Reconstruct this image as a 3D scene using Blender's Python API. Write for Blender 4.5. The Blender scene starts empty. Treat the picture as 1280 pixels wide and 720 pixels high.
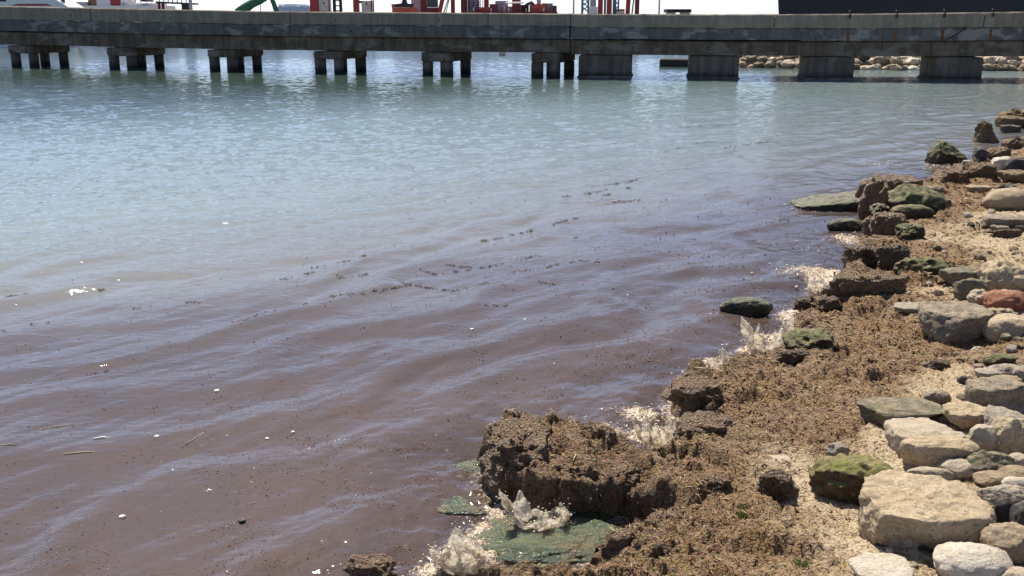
import bpy, math, random
import numpy as np
from mathutils import Vector
R = math.radians
random.seed(7)
rng = np.random.default_rng(7)
SC = bpy.context.scene
COL = SC.collection

# ------------------------------------------------------------------ camera
CAM_H, PITCH, FPX = 2.8, math.atan(340 / 1244.44), 1244.44
cam_data = bpy.data.cameras.new('camera')
cam_data.lens, cam_data.sensor_width = 35.0, 36.0
cam_data.clip_start, cam_data.clip_end = 0.1, 20000
cam = bpy.data.objects.new('camera', cam_data)
COL.objects.link(cam)
cam.location = (0, 0, CAM_H)
cam.rotation_euler = (math.pi / 2 - PITCH, 0, 0)
SC.camera = cam

# ------------------------------------------------------------------ sky and sun
SUN_EL, SUN_AZ = 57.0, -18.0           # azimuth from +Y (view direction), negative = to the left
world = bpy.data.worlds.new('World'); SC.world = world; world.use_nodes = True
wn = world.node_tree.nodes; wn.clear()
wo = wn.new('ShaderNodeOutputWorld'); wb = wn.new('ShaderNodeBackground'); ws = wn.new('ShaderNodeTexSky')
ws.sky_type = 'NISHITA'; ws.sun_disc = False
ws.sun_elevation = R(SUN_EL); ws.sun_rotation = R(SUN_AZ)
ws.air_density, ws.dust_density, ws.ozone_density = 0.45, 0.75, 1.6
wb.inputs['Strength'].default_value = 0.125
world.node_tree.links.new(ws.outputs[0], wb.inputs[0]); world.node_tree.links.new(wb.outputs[0], wo.inputs[0])
sd_ = bpy.data.lights.new('sun', 'SUN'); sd_.energy = 5.0; sd_.angle = R(0.5); sd_.color = (1.0, 0.93, 0.80)
sun = bpy.data.objects.new('sun', sd_); COL.objects.link(sun)
_sv = Vector((math.sin(R(SUN_AZ)) * math.cos(R(SUN_EL)), math.cos(R(SUN_AZ)) * math.cos(R(SUN_EL)), math.sin(R(SUN_EL))))
sun.rotation_euler = _sv.to_track_quat('Z', 'Y').to_euler()
SC.view_settings.view_transform = 'Standard'; SC.view_settings.look = 'None'
SC.view_settings.exposure = 0.62; SC.view_settings.gamma = 1.0

# ------------------------------------------------------------------ projection helpers (read positions off the photograph)
_c, _s = math.cos(PITCH), math.sin(PITCH)
def ray(px, py):
    a, b = (px - 640) / FPX, -(py - 360) / FPX
    return np.array([a, b * _s + _c, b * _c - _s])
def pix(px, py, z=0.0):
    r = ray(px, py); t = (z - CAM_H) / r[2]
    return np.array([r[0] * t, r[1] * t, z])
def pixd(px, py, y):                   # the point of that pixel at distance y
    r = ray(px, py); t = y / r[1]
    return np.array([r[0] * t, y, CAM_H + r[2] * t])

# ------------------------------------------------------------------ numpy noise
_perm = rng.permutation(256); _perm = np.concatenate([_perm, _perm, _perm])
_g3 = rng.normal(size=(256, 3)); _g3 /= np.linalg.norm(_g3, axis=1)[:, None]
def perlin(x, y, z=None):
    x = np.asarray(x, float); y = np.asarray(y, float)
    z = np.zeros_like(x) + 0.37 if z is None else np.asarray(z, float)
    xi, yi, zi = np.floor(x).astype(int), np.floor(y).astype(int), np.floor(z).astype(int)
    xf, yf, zf = x - xi, y - yi, z - zi
    xi &= 255; yi &= 255; zi &= 255
    fx, fy, fz = [t * t * t * (t * (t * 6 - 15) + 10) for t in (xf, yf, zf)]
    out = 0
    for dx in (0, 1):
        for dy in (0, 1):
            h2 = _perm[_perm[xi + dx] + yi + dy]
            for dz in (0, 1):
                g = _g3[_perm[h2 + zi + dz]]
                w = (fx if dx else 1 - fx) * (fy if dy else 1 - fy) * (fz if dz else 1 - fz)
                out = out + w * (g[..., 0] * (xf - dx) + g[..., 1] * (yf - dy) + g[..., 2] * (zf - dz))
    return out * 1.5
def fbm(x, y, z=None, o=4, gain=0.5):
    s, a, f = 0, 1.0, 1.0
    for i in range(o):
        s = s + a * perlin(x * f + 17.3 * i, y * f - 9.1 * i, None if z is None else z * f + 5.7 * i); a *= gain; f *= 2.03
    return s
def sstep(a, b, x):
    t = np.clip((x - a) / (b - a), 0, 1); return t * t * (3 - 2 * t)

# ------------------------------------------------------------------ mesh and object helpers
def mk(name, V, F, mat=None, parent=None, smooth=True, attrs=None, cols=None, link=True):
    V = np.asarray(V, np.float32).reshape(-1, 3)
    me = bpy.data.meshes.new(name)
    if isinstance(F, np.ndarray):
        n, k = F.shape
        me.vertices.add(len(V)); me.vertices.foreach_set('co', V.ravel())
        me.loops.add(n * k); me.loops.foreach_set('vertex_index', F.astype(np.int32).ravel())
        me.polygons.add(n); me.polygons.foreach_set('loop_start', np.arange(0, n * k, k, dtype=np.int32))
        me.update(calc_edges=True)
    else:
        me.from_pydata(V.tolist(), [], F)
    me.polygons.foreach_set('use_smooth', np.full(len(me.polygons), smooth, bool))
    for k, a in (attrs or {}).items():
        at = me.attributes.new(k, 'FLOAT', 'POINT'); at.data.foreach_set('value', np.asarray(a, np.float32).ravel())
    for k, a in (cols or {}).items():
        at = me.attributes.new(k, 'FLOAT_COLOR', 'POINT'); at.data.foreach_set('color', np.asarray(a, np.float32).ravel())
    if mat: me.materials.append(mat)
    me.update()
    if not link: return me
    o = bpy.data.objects.new(name, me); COL.objects.link(o)
    if parent: o.parent = parent
    return o
def tag(o, label=None, cat=None, group=None, kind=None):
    if label: o['label'] = label
    if cat: o['category'] = cat
    if group: o['group'] = group
    if kind: o['kind'] = kind
    return o
def root(name, label, cat, loc=(0, 0, 0), rz=0.0, group=None):
    o = bpy.data.objects.new(name, None); COL.objects.link(o)
    o.empty_display_size = 0.2; o.location = loc; o.rotation_euler = (0, 0, rz)
    return tag(o, label, cat, group)

class MB:
    """collects boxes, bars and tubes into one mesh"""
    def __init__(s): s.V, s.F = [], []
    def add(s, V, F):
        b = len(s.V); s.V += [tuple(v) for v in V]; s.F += [[i + b for i in f] for f in F]; return s
    def box(s, x0, x1, y0, y1, z0, z1, ch=0.0):
        if ch <= 0:
            V = [(x, y, z) for x in (x0, x1) for y in (y0, y1) for z in (z0, z1)]
            F = [[0, 1, 3, 2], [4, 6, 7, 5], [0, 4, 5, 1], [2, 3, 7, 6], [0, 2, 6, 4], [1, 5, 7, 3]]
            return s.add(V, F)
        V = []                                          # chamfered vertical edges and rims
        def ring(z, i):
            c = ch
            return [(x0 + i + c, y0 + i, z), (x1 - i - c, y0 + i, z), (x1 - i, y0 + i + c, z), (x1 - i, y1 - i - c, z),
                    (x1 - i - c, y1 - i, z), (x0 + i + c, y1 - i, z), (x0 + i, y1 - i - c, z), (x0 + i, y0 + i + c, z)]
        for z, i in ((z0, ch), (z0 + ch, 0), (z1 - ch, 0), (z1, ch)): V += ring(z, i * 0.99)
        F = [[7, 6, 5, 4, 3, 2, 1, 0], [24, 25, 26, 27, 28, 29, 30, 31]]
        for k in range(3):
            for j in range(8): F.append([k * 8 + j, k * 8 + (j + 1) % 8, k * 8 + 8 + (j + 1) % 8, k * 8 + 8 + j])
        return s.add(V, F)
    def tube(s, pts, r, n=8, cap=True):
        pts = [Vector(p) for p in pts]; rr = r if hasattr(r, '__len__') else [r] * len(pts)
        V, F = [], []
        for i, p in enumerate(pts):
            d = (pts[min(i + 1, len(pts) - 1)] - pts[max(i - 1, 0)]).normalized()
            a = d.cross(Vector((0, 0, 1)) if abs(d.z) < .9 else Vector((1, 0, 0))).normalized(); b = d.cross(a)
            for j in range(n):
                t = 2 * math.pi * j / n; V.append(p + (a * math.cos(t) + b * math.sin(t)) * rr[i])
        for i in range(len(pts) - 1):
            for j in range(n): F.append([i * n + j, i * n + (j + 1) % n, (i + 1) * n + (j + 1) % n, (i + 1) * n + j])
        if cap: F += [list(range(n))[::-1], [(len(pts) - 1) * n + j for j in range(n)]]
        return s.add(V, F)
    def bar(s, a, b, w): return s.tube([a, b], w * 0.707, 4)
    def prism(s, poly, y0, y1):                          # polygon in x,z extruded along y
        n = len(poly); V = [(x, y0, z) for x, z in poly] + [(x, y1, z) for x, z in poly]
        F = [list(range(n)), list(range(n, 2 * n))[::-1]] + [[j, j + n, (j + 1) % n + n, (j + 1) % n] for j in range(n)]
        return s.add(V, F)
    def build(s, name, mat, parent=None, smooth=False): return mk(name, s.V, s.F, mat, parent, smooth)

# ------------------------------------------------------------------ materials
class NT:
    def __init__(s, name):
        s.m = bpy.data.materials.new(name); s.m.use_nodes = True
        s.t = s.m.node_tree; s.t.nodes.clear(); s.out = s.t.nodes.new('ShaderNodeOutputMaterial')
    def n(s, typ, ins=None, **kw):
        o = s.t.nodes.new('ShaderNode' + typ)
        for k, v in kw.items(): setattr(o, k, v)
        for k, v in (ins or {}).items(): s.set(o.inputs[k], v)
        return o
    def set(s, sock, v):
        if isinstance(v, bpy.types.NodeSocket): s.t.links.new(v, sock)
        elif isinstance(v, bpy.types.Node): s.t.links.new(v.outputs[0], sock)
        else:
            if sock.type == 'RGBA' and len(v) == 3: v = (*v, 1)
            sock.default_value = v
    def pos(s, sc=(1, 1, 1), rot=(0, 0, 0)):
        g = s.n('NewGeometry')
        return s.n('Mapping', {0: g.outputs['Position'], 2: rot, 3: sc}).outputs[0]
    def noise(s, v, scale, detail=4, rough=0.55): return s.n('TexNoise', {'Vector': v, 'Scale': scale, 'Detail': detail, 'Roughness': rough}).outputs[0]
    def voro(s, v, scale, feat='F1', out=0): return s.n('TexVoronoi', {'Vector': v, 'Scale': scale}, feature=feat).outputs[out]
    def ramp(s, f, stops, interp='LINEAR'):
        o = s.n('ValToRGB', {0: f}); cr = o.color_ramp; cr.interpolation = interp
        while len(cr.elements) < len(stops): cr.elements.new(0.5)
        for e, (p, c) in zip(cr.elements, stops):
            e.position = p; e.color = (c, c, c, 1) if not hasattr(c, '__len__') else (*c, 1)
        return o.outputs[0]
    def mix(s, f, a, b, mode='MIX'):
        o = s.n('Mix', data_type='RGBA', blend_type=mode); s.set(o.inputs[0], f); s.set(o.inputs[6], a); s.set(o.inputs[7], b); return o.outputs[2]
    def math(s, op, a, b=0.0, c=0.0, clamp=False):
        o = s.n('Math', operation=op, use_clamp=clamp); s.set(o.inputs[0], a); s.set(o.inputs[1], b); s.set(o.inputs[2], c); return o.outputs[0]
    def attr(s, name, out='Fac'): return s.n('Attribute', attribute_name=name).outputs[out]
    def bump(s, h, strength, dist, nrm=None):
        o = s.n('Bump', {'Height': h, 'Strength': strength, 'Distance': dist})
        if nrm is not None: s.set(o.inputs['Normal'], nrm)
        return o.outputs[0]
    def bsdf(s, col, rough=0.8, nrm=None, spec=0.4, **kw):
        o = s.n('BsdfPrincipled', {'Base Color': col, 'Roughness': rough, 'Specular IOR Level': spec})
        if nrm is not None: s.set(o.inputs['Normal'], nrm)
        for k, v in kw.items(): s.set(o.inputs[k], v)
        s.t.links.new(o.outputs[0], s.out.inputs[0]); return o

def plain(name, col, rough=0.6, metal=0.0, var=0.25, scale=3.0):
    n = NT(name); p = n.pos(); f = n.noise(p, scale, 5)
    c = n.mix(n.ramp(f, [(0.3, 0.0), (0.7, 1.0)]), tuple(x * (1 - var) for x in col), tuple(min(1, x * (1 + var)) for x in col))
    n.bsdf(c, rough, n.bump(f, 0.2, 0.02), Metallic=metal); return n.m

def rock_mat(name, A, B, speck=0.35, moss=0.0, mosscol=(0.09, 0.12, 0.03), dark=0.0, sc=1.0, rough=0.85, holes=0.0, dust=0.6, top=None):
    n = NT(name); p = n.pos()
    big = n.noise(p, 5 * sc, 5, 0.6); fine = n.noise(p, 70 * sc, 5, 0.7); grit = n.noise(p, 220 * sc, 2, 0.6)
    c = n.mix(n.ramp(big, [(0.35, 0.0), (0.65, 1.0)]), A, B)
    c = n.mix(n.math('MULTIPLY', n.ramp(fine, [(0.42, 1.0), (0.56, 0.0)]), speck), c, tuple(x * 0.45 for x in A))
    c = n.mix(n.math('MULTIPLY', n.ramp(grit, [(0.55, 0.0), (0.70, 1.0)]), 0.35), c, tuple(min(1, x * 1.35) for x in B))
    if holes > 0:
        hv = n.voro(p, 45 * sc); hm = n.math('MULTIPLY', n.ramp(hv, [(0.16, 1.0), (0.3, 0.0)]), n.ramp(n.noise(p, 14, 3), [(0.45, 0.0), (0.6, 1.0)]))
        c = n.mix(n.math('MULTIPLY', hm, holes), c, tuple(x * 0.25 for x in A))
    if moss > 0:
        mm = n.ramp(n.noise(p, 9, 6, 0.7), [(max(0, 0.62 - 0.32 * moss), 0.0), (0.80 - 0.30 * moss, 1.0)])
        mc = n.mix(n.ramp(n.noise(p, 60, 4), [(0.35, 0.0), (0.7, 1.0)]), tuple(x * 0.45 for x in mosscol), tuple(x * 1.7 for x in mosscol))
        c = n.mix(mm, c, mc)
    st_ = n.noise(n.pos((2.0, 2.0, 14.0), (R(14), R(-9), 0)), 3.0 * sc, 4, 0.6)
    c = n.mix(n.math('MULTIPLY', n.ramp(st_, [(0.36, 1.0), (0.50, 0.0)]), 0.45), c, tuple(x * 0.55 for x in A))
    nz = n.n('SeparateXYZ', {0: n.n('NewGeometry').outputs['Normal']}).outputs[2]
    if top:
        tm = n.ramp(n.math('ADD', nz, n.math('MULTIPLY', n.math('SUBTRACT', n.noise(p, 12, 5, 0.7), 0.5), 2.0)), [(0.30, 0.0), (0.62, 1.0)])
        tc = n.mix(n.ramp(n.noise(p, 16, 5, 0.7), [(0.38, 0.0), (0.62, 1.0)]), tuple(x * 0.55 for x in top), tuple(x * 1.55 for x in top))
        tc = n.mix(n.ramp(n.noise(p, 10, 5, 0.7), [(0.48, 0.0), (0.62, 0.8)]), tc, (0.30, 0.225, 0.12))
        c = n.mix(tm, n.mix(1.0, c, (0.5, 0.45, 0.4), 'MULTIPLY'), tc)  # faces that do not point up get a darker colour than the top
    du = n.math('MULTIPLY', n.ramp(nz, [(0.55, 0.0), (0.95, 1.0)]), n.ramp(n.noise(p, 11, 6, 0.7), [(0.46, 0.0), (0.64, dust)]))
    c = n.mix(du, c, (0.46, 0.36, 0.235))
    h = n.math('MULTIPLY_ADD', fine, 0.6, n.math('MULTIPLY_ADD', grit, 0.25, big))
    n.bsdf(c, rough, n.bump(h, 0.9, 0.03), 0.3); return n.m

def weed_nodes(n, p, wet=None):
    cell = n.voro(p, 62, out=1); hue = n.n('SeparateColor', {0: cell}).outputs[0]
    cell2 = n.n('SeparateColor', {0: n.voro(p, 170, out=1)}).outputs[0]
    pal = n.ramp(hue, [(0.0, (0.085, 0.043, 0.019)), (0.25, (0.18, 0.098, 0.042)), (0.5, (0.265, 0.156, 0.066)), (0.75, (0.30, 0.188, 0.09)), (0.93, (0.30, 0.205, 0.125)), (1.0, (0.27, 0.22, 0.06))])
    big = n.noise(p, 2.2, 5, 0.6)
    pal = n.mix(n.ramp(big, [(0.42, 0.0), (0.62, 0.75)]), pal, n.mix(0.5, pal, (0.25, 0.165, 0.118)))
    pal = n.mix(n.ramp(n.noise(p, 5.5, 4), [(0.50, 0.0), (0.68, 0.6)]), pal, n.mix(0.55, pal, (0.27, 0.165, 0.052)))
    pal = n.mix(n.math('MULTIPLY', n.ramp(cell2, [(0.0, 0.8), (0.45, 0.0)]), 0.9), pal, (0.05, 0.03, 0.02))
    yg = n.math('MULTIPLY', n.ramp(n.noise(p, 7.0, 5, 0.7), [(0.60, 0.0), (0.70, 1.0)]), n.ramp(n.noise(p, 60, 3), [(0.45, 0.0), (0.6, 1.0)]))
    pal = n.mix(n.math('MULTIPLY', yg, 0.7), pal, (0.20, 0.215, 0.035))
    return pal

def mat_terrain():
    n = NT('shore_ground'); p = n.pos()
    weed = weed_nodes(n, p)
    s1 = n.noise(p, 3.0, 5, 0.6); s2 = n.noise(p, 60, 5, 0.7); s3 = n.noise(p, 26, 6, 0.7)
    sand = n.mix(n.ramp(s1, [(0.35, 0.0), (0.65, 1.0)]), (0.45, 0.345, 0.21), (0.57, 0.465, 0.315))
    sand = n.mix(n.ramp(s2, [(0.38, 0.85), (0.52, 0.0)]), sand, (0.25, 0.175, 0.105))
    sand = n.mix(n.ramp(s3, [(0.55, 0.0), (0.66, 0.75)]), sand, (0.20, 0.13, 0.07))
    wm = n.math('ADD', n.attr('weed'), n.math('MULTIPLY', n.math('SUBTRACT', n.noise(p, 30, 6, 0.75), 0.5), 1.3))
    col = n.mix(n.ramp(wm, [(0.33, 0.0), (0.66, 1.0)]), sand, weed)
    gm = n.math('ADD', n.attr('green'), n.math('MULTIPLY', n.math('SUBTRACT', n.noise(p, 14, 5, 0.7), 0.5), 0.8))
    gcol = n.mix(n.ramp(n.noise(p, 22, 5, 0.7), [(0.35, 0.0), (0.65, 1.0)]), (0.022, 0.05, 0.022), (0.13, 0.15, 0.045))
    col = n.mix(n.ramp(gm, [(0.45, 0.0), (0.62, 0.92)]), col, gcol)
    wet = n.attr('wet')
    col = n.mix(n.math('MULTIPLY', wet, 0.6), col, n.mix(1.0, col, (0.40, 0.36, 0.34), 'MULTIPLY'))
    h = n.math('ADD', n.math('MULTIPLY', n.voro(p, 62), 1.0), n.math('MULTIPLY', n.noise(p, 120, 4, 0.7), 1.0))
    b = n.bump(h, 0.9, 0.016)
    n.bsdf(col, n.math('MULTIPLY_ADD', wet, -0.5, 0.9), b, 0.35); return n.m

def mat_weed(name='seaweed', k=1.0):
    n = NT(name); p = n.pos()
    c = weed_nodes(n, p); c = n.mix(1.0, c, (k, k, k), 'MULTIPLY')
    gz = n.ramp(n.noise(p, 8, 5, 0.7), [(0.62, 0.0), (0.72, 0.6)])
    c = n.mix(gz, c, (0.10, 0.12, 0.03))
    h = n.math('ADD', n.voro(p, 62), n.noise(p, 110, 5, 0.7))
    n.bsdf(c, 0.42, n.bump(h, 1.0, 0.02), 0.5); return n.m

def mat_flake(name, rough=0.6):
    n = NT(name); n.bsdf(n.attr('tint', 'Color'), rough, None, 0.4); return n.m

def mat_water():
    n = NT('sea_water'); p = n.pos(); d = n.attr('shore'); dep = n.attr('depth'); foam = n.attr('foam')
    # suspended matter, with sky sheen and the pier's dark reflection painted into its colour
    w = n.math('ADD', n.attr('stain_sheen'), n.math('MULTIPLY', n.math('SUBTRACT', n.noise(n.pos((0.22, 0.5, 1), (0, 0, R(-50))), 1.0, 4), 0.5), 5.0))
    body = n.ramp(n.math('DIVIDE', w, 45.0), [(0.0, (0.088, 0.072, 0.065)), (0.073, (0.072, 0.064, 0.066)), (0.115, (0.092, 0.082, 0.088)), (0.18, (0.165, 0.166, 0.158)), (0.30, (0.195, 0.230, 0.224)), (0.54, (0.180, 0.242, 0.250)), (0.84, (0.046, 0.078, 0.064))])
    gr = n.math('MULTIPLY', n.ramp(n.noise(n.pos((1, 1.6, 1), (0, 0, R(-30))), 38, 6, 0.85), [(0.44, 0.0), (0.60, 1.0)]), n.ramp(n.math('DIVIDE', n.attr('stain_sheen'), 6.0), [(0.0, 0.6), (1.0, 0.0)]))
    body = n.mix(gr, body, (0.120, 0.062, 0.044))
    gd = n.math('MULTIPLY', n.ramp(n.noise(n.pos((1, 1.6, 1), (0, 0, R(-35))), 55, 5, 0.85), [(0.36, 1.0), (0.46, 0.0)]), n.ramp(n.math('DIVIDE', n.attr('stain_sheen'), 6.0), [(0.0, 0.7), (1.0, 0.0)]))
    body = n.mix(gd, body, (0.035, 0.022, 0.020))
    cl = n.noise(p, 2.4, 6, 0.7)
    body = n.mix(n.math('MULTIPLY', n.ramp(cl, [(0.45, 0.0), (0.68, 1.0)]), n.ramp(n.math('DIVIDE', d, 10.0), [(0.0, 0.6), (1.0, 0.0)])), body, (0.104, 0.066, 0.053))
    # ripples
    r1 = n.noise(n.pos((1.0, 2.2, 1), (0, 0, R(-42))), 3.2, 3, 0.5)
    r2 = n.noise(n.pos((1.0, 2.4, 1), (0, 0, R(-15))), 8.0, 3, 0.5)
    r3 = n.noise(n.pos((1.0, 1.8, 1), (0, 0, R(-40))), 30.0, 3, 0.6)
    far = n.ramp(n.math('DIVIDE', d, 40.0), [(0.0, 0.15), (0.12, 0.50), (0.35, 1.0), (0.62, 0.55)])
    h = n.math('ADD', n.math('MULTIPLY', r1, n.math('MULTIPLY', far, 0.020)), n.math('MULTIPLY', r2, n.math('MULTIPLY', far, 0.015)))
    h = n.math('ADD', h, n.math('MULTIPLY', r3, 0.0008))
    nr = n.bump(h, 1.0, 1.0)
    fr = n.n('Fresnel', {'IOR': 1.333, 'Normal': nr}).outputs[0]
    dif = n.n('BsdfDiffuse', {'Color': body, 'Normal': nr}).outputs[0]
    tr = n.n('BsdfTransparent', {'Color': (0.80, 0.72, 0.58, 1)}).outputs[0]
    clr = n.ramp(dep, [(0.0, 0.85), (0.06, 0.45), (0.20, 0.0)])
    base = n.n('MixShader', {0: clr, 1: dif, 2: tr}).outputs[0]
    gl = n.n('BsdfGlossy', {'Color': (1, 1, 1, 1), 'Roughness': 0.06, 'Normal': nr}).outputs[0]
    wat = n.n('MixShader', {0: fr, 1: base, 2: gl}).outputs[0]
    fv = n.math('ADD', foam, n.math('MULTIPLY', n.math('SUBTRACT', n.noise(p, 34, 6, 0.8), 0.5), 2.4))
    fm = n.math('MULTIPLY', n.ramp(fv, [(0.5, 0.0), (0.75, 0.95)]), n.ramp(foam, [(0.02, 0.0), (0.15, 1.0)]))
    fc = n.ramp(n.noise(p, 55, 5, 0.7), [(0.35, (0.20, 0.12, 0.07)), (0.48, (0.46, 0.35, 0.24)), (0.64, (0.64, 0.55, 0.43))])
    fb = n.n('BsdfPrincipled', {'Base Color': fc, 'Roughness': 0.35, 'Normal': n.bump(n.noise(p, 50, 4), 0.8, 0.02)}).outputs[0]
    o = n.n('MixShader', {0: fm, 1: wat, 2: fb}).outputs[0]
    n.t.links.new(o, n.out.inputs[0]); return n.m

def mat_splash(name='splash_water', lo=(0.60, 0.46, 0.31), hi=(0.93, 0.89, 0.82)):
    n = NT(name); p = n.pos(); q = n.pos((1.0, 1.0, 1.0))
    f = n.noise(q, 26, 6, 0.7)
    c = n.ramp(f, [(0.33, lo), (0.42, (0.80, 0.71, 0.57)), (0.50, hi)])
    bp = n.bump(n.noise(q, 34, 5, 0.65), 1.0, 0.03)
    b = n.bsdf(c, 0.08, bp, 0.8)
    tl = n.n('BsdfTranslucent', {'Color': c, 'Normal': bp}).outputs[0]
    tp = n.n('BsdfTransparent', {'Color': (0.96, 0.92, 0.85, 1)}).outputs[0]
    a = n.n('MixShader', {0: 0.62, 1: b.outputs[0], 2: tl}).outputs[0]
    hol = n.math('ADD', n.attr('tear'), n.ramp(n.noise(p, 40, 5, 0.7), [(0.36, 0.55), (0.48, 0.0)]), clamp=True)
    o = n.n('MixShader', {0: hol, 1: a, 2: tp}).outputs[0]
    n.t.links.new(o, n.out.inputs[0]); return n.m

def mat_concrete(name, A, B, patch=None, streak=0.5, pits=0.7, tide=False):
    n = NT(name); p = n.pos()
    f = n.noise(p, 1.1, 6, 0.65); g = n.noise(p, 14, 5, 0.65); s = n.noise(n.pos((3.0, 3.0, 0.25)), 1.2, 5, 0.6)
    c = n.mix(n.ramp(f, [(0.35, 0.0), (0.65, 1.0)]), A, B)
    c = n.mix(n.math('MULTIPLY', n.ramp(s, [(0.42, streak), (0.58, 0.0)]), 1.0), c, tuple(x * 0.45 for x in A))
    if patch:
        pm = n.ramp(n.noise(n.pos((0.55, 0.55, 1.1)), 1.6, 5, 0.6), [(0.53, 0.0), (0.60, 0.85)])
        c = n.mix(pm, c, patch)
    pit = n.math('MULTIPLY', n.ramp(n.voro(p, 1.6), [(0.05, 1.0), (0.12, 0.0)]), pits)
    c = n.mix(pit, c, (0.015, 0.013, 0.012))
    c = n.mix(n.math('MULTIPLY', n.ramp(g, [(0.4, 0.5), (0.6, 0.0)]), 0.6), c, tuple(x * 0.5 for x in A))
    if tide:
        zz = n.math('ADD', n.n('SeparateXYZ', {0: n.n('NewGeometry').outputs['Position']}).outputs[2], n.math('MULTIPLY', n.math('SUBTRACT', g, 0.5), 0.5))
        c = n.mix(n.ramp(zz, [(0.12, 0.9), (0.34, 0.0)]), c, (0.022, 0.026, 0.018))
    n.bsdf(c, 0.9, n.bump(n.math('ADD', f, g), 0.5, 0.04), 0.2); return n.m

# ------------------------------------------------------------------ the shoreline (outline of the land at the waterline)
SH = [(440, 790), (520, 745), (556, 738), (618, 718), (700, 706), (772, 684), (804, 660), (806, 642), (780, 632), (735, 638), (690, 640), (650, 628),
      (618, 616), (604, 592), (606, 565), (628, 552), (690, 560), (748, 566), (800, 572), (846, 566), (858, 545), (846, 520), (836, 500), (850, 480), (884, 470),
      (925, 452), (958, 446), (985, 440), (992, 425), (984, 404), (1000, 382), (1042, 374), (1050, 352), (1068, 336), (1066, 318), (1085, 300),
      (1092, 280), (1104, 262), (1130, 240), (1160, 226), (1185, 214), (1215, 206), (1240, 196), (1262, 184), (1290, 168), (1330, 148), (1400, 126), (1500, 113), (1700, 104)]
SHW = np.array([pix(a, b, 0.06)[:2] for a, b in SH])
POLY = np.concatenate([[[-0.9, -3.0]], SHW, [[120.0, 52.0], [120.0, -3.0]]])
def shore_dist(x, y):
    sh = x.shape; x = x.ravel(); y = y.ravel()
    best = np.full(x.shape, 1e9); ins = np.zeros(x.shape, bool)
    for i in range(len(POLY)):
        ax, ay = POLY[i]; bx, by = POLY[(i + 1) % len(POLY)]
        ex, ey = bx - ax, by - ay; wx, wy = x - ax, y - ay
        t = np.clip((wx * ex + wy * ey) / (ex * ex + ey * ey + 1e-12), 0, 1)
        best = np.minimum(best, (wx - ex * t) ** 2 + (wy - ey * t) ** 2)
        c = ((ay <= y) != (by <= y)) & (x < ex * (y - ay) / (ey if abs(ey) > 1e-12 else 1e-12) + ax)
        ins ^= c
    d = np.sqrt(best); return np.where(ins, d, -d).reshape(sh)

# control points: (px, py, height of the mat at its edge / sandiness / greenness)
CTRL_H = [(650, 545, .29), (690, 575, .25), (640, 580, .29), (740, 590, .20), (790, 600, .2), (860, 500, .20), (900, 500, .19), (900, 570, .16), (700, 715, .10), (620, 715, .07), (850, 650, .15),
          (960, 470, .15), (1060, 370, .16), (1010, 420, .13), (1100, 300, .15), (1130, 250, .18), (1200, 220, .15), (1050, 600, .17), (1150, 450, .16), (1280, 500, .2), (1280, 300, .2), (1200, 700, .2)]
CTRL_S = [(1280, 240, .5), (1250, 290, 1), (1200, 300, .5), (1230, 315, .9), (1170, 285, .35), (1270, 330, .8), (1200, 260, .3), (1240, 215, .25), (1180, 235, .15), (1180, 378, .75), (1215, 400, .6), (1265, 430, .5), (1120, 395, .4),
          (1190, 480, .65), (1230, 500, .85), (1170, 510, .85), (1100, 520, .45), (1010, 590, .85), (965, 598, .7), (1060, 645, .95), (1085, 690, .95), (980, 580, .65), (1105, 565, .9), (1280, 700, 1), (1130, 540, .8), (1030, 640, .8), (1150, 700, 1), (1060, 700, .7), (1015, 700, .35),
          (1000, 620, .8), (1140, 690, .95), (1270, 560, 1), (1200, 640, 1), (1090, 600, .9),
          (700, 560, 0), (800, 600, 0), (900, 520, 0), (950, 480, 0), (1050, 440, 0), (1100, 400, .1), (1040, 500, .05), (900, 600, .15), (850, 680, 0), (940, 690, .05), (700, 710, 0), (1100, 345, .05), (1150, 340, .15), (1120, 310, .1), (1140, 440, .05), (1210, 440, .15), (1080, 470, .02), (980, 540, .1), (940, 580, .35), (900, 640, .1), (960, 650, .2), (1000, 670, .4), (980, 620, .6), (1150, 460, .2), (1100, 250, .1), (1140, 270, .2), (1060, 380, .02), (820, 640, 0), (860, 570, .02), (1265, 445, .3), (1050, 540, .1), (1100, 470, .1), (1020, 560, .25)]
def ctrl(lst): 
    return np.array([[*pix(a, b, 0.15)[:2], v] for a, b, v in lst])
CH, CS = ctrl(CTRL_H), ctrl(CTRL_S)
def idw(C, x, y, p=3.0, dflt=None):
    sw = np.zeros_like(x); sv = np.zeros_like(x)
    r = np.hypot(x, y) * 0.02 + 0.02
    for cx, cy, v in C:
        w = 1.0 / (((x - cx) ** 2 + (y - cy) ** 2) / (r * r) + 1) ** (p / 2); sw += w; sv += w * v
    return sv / sw
def hbase(x, y, d=None):
    """ground height without fine relief; d = signed distance to the shoreline"""
    if d is None: d = shore_dist(x, y)
    dj = d + 0.05 * fbm(x * 4, y * 4, o=3)
    H = idw(CH, x, y)
    rise = sstep(-0.05, 0.08, dj)
    land = H * rise + 0.055 * np.clip(dj, 0, 3) + 0.03 * np.clip(dj - 3, 0, 40)
    sea = -0.05 - 0.16 * np.clip(-dj, 0, 9)
    return np.where(dj > -0.05, -0.05 + (0.05 + land) * sstep(-0.06, 0.02, dj), sea)
def ground_at(pts):
    """walk along the pixel's ray to the ground"""
    out = []
    t = np.concatenate([np.linspace(3.0, 20, 1200), np.linspace(20.05, 90, 900)])
    for px, py in pts:
        r = ray(px, py); r = r / np.linalg.norm(r)
        x, y, z = r[0] * t, r[1] * t, CAM_H + r[2] * t
        h = np.maximum(hbase(x, y), 0.0); i = np.argmax(z < h)
        if not (z < h).any(): i = len(t) - 1
        out.append((x[i], y[i], float(h[i]), t[i]))
    return out

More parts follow.
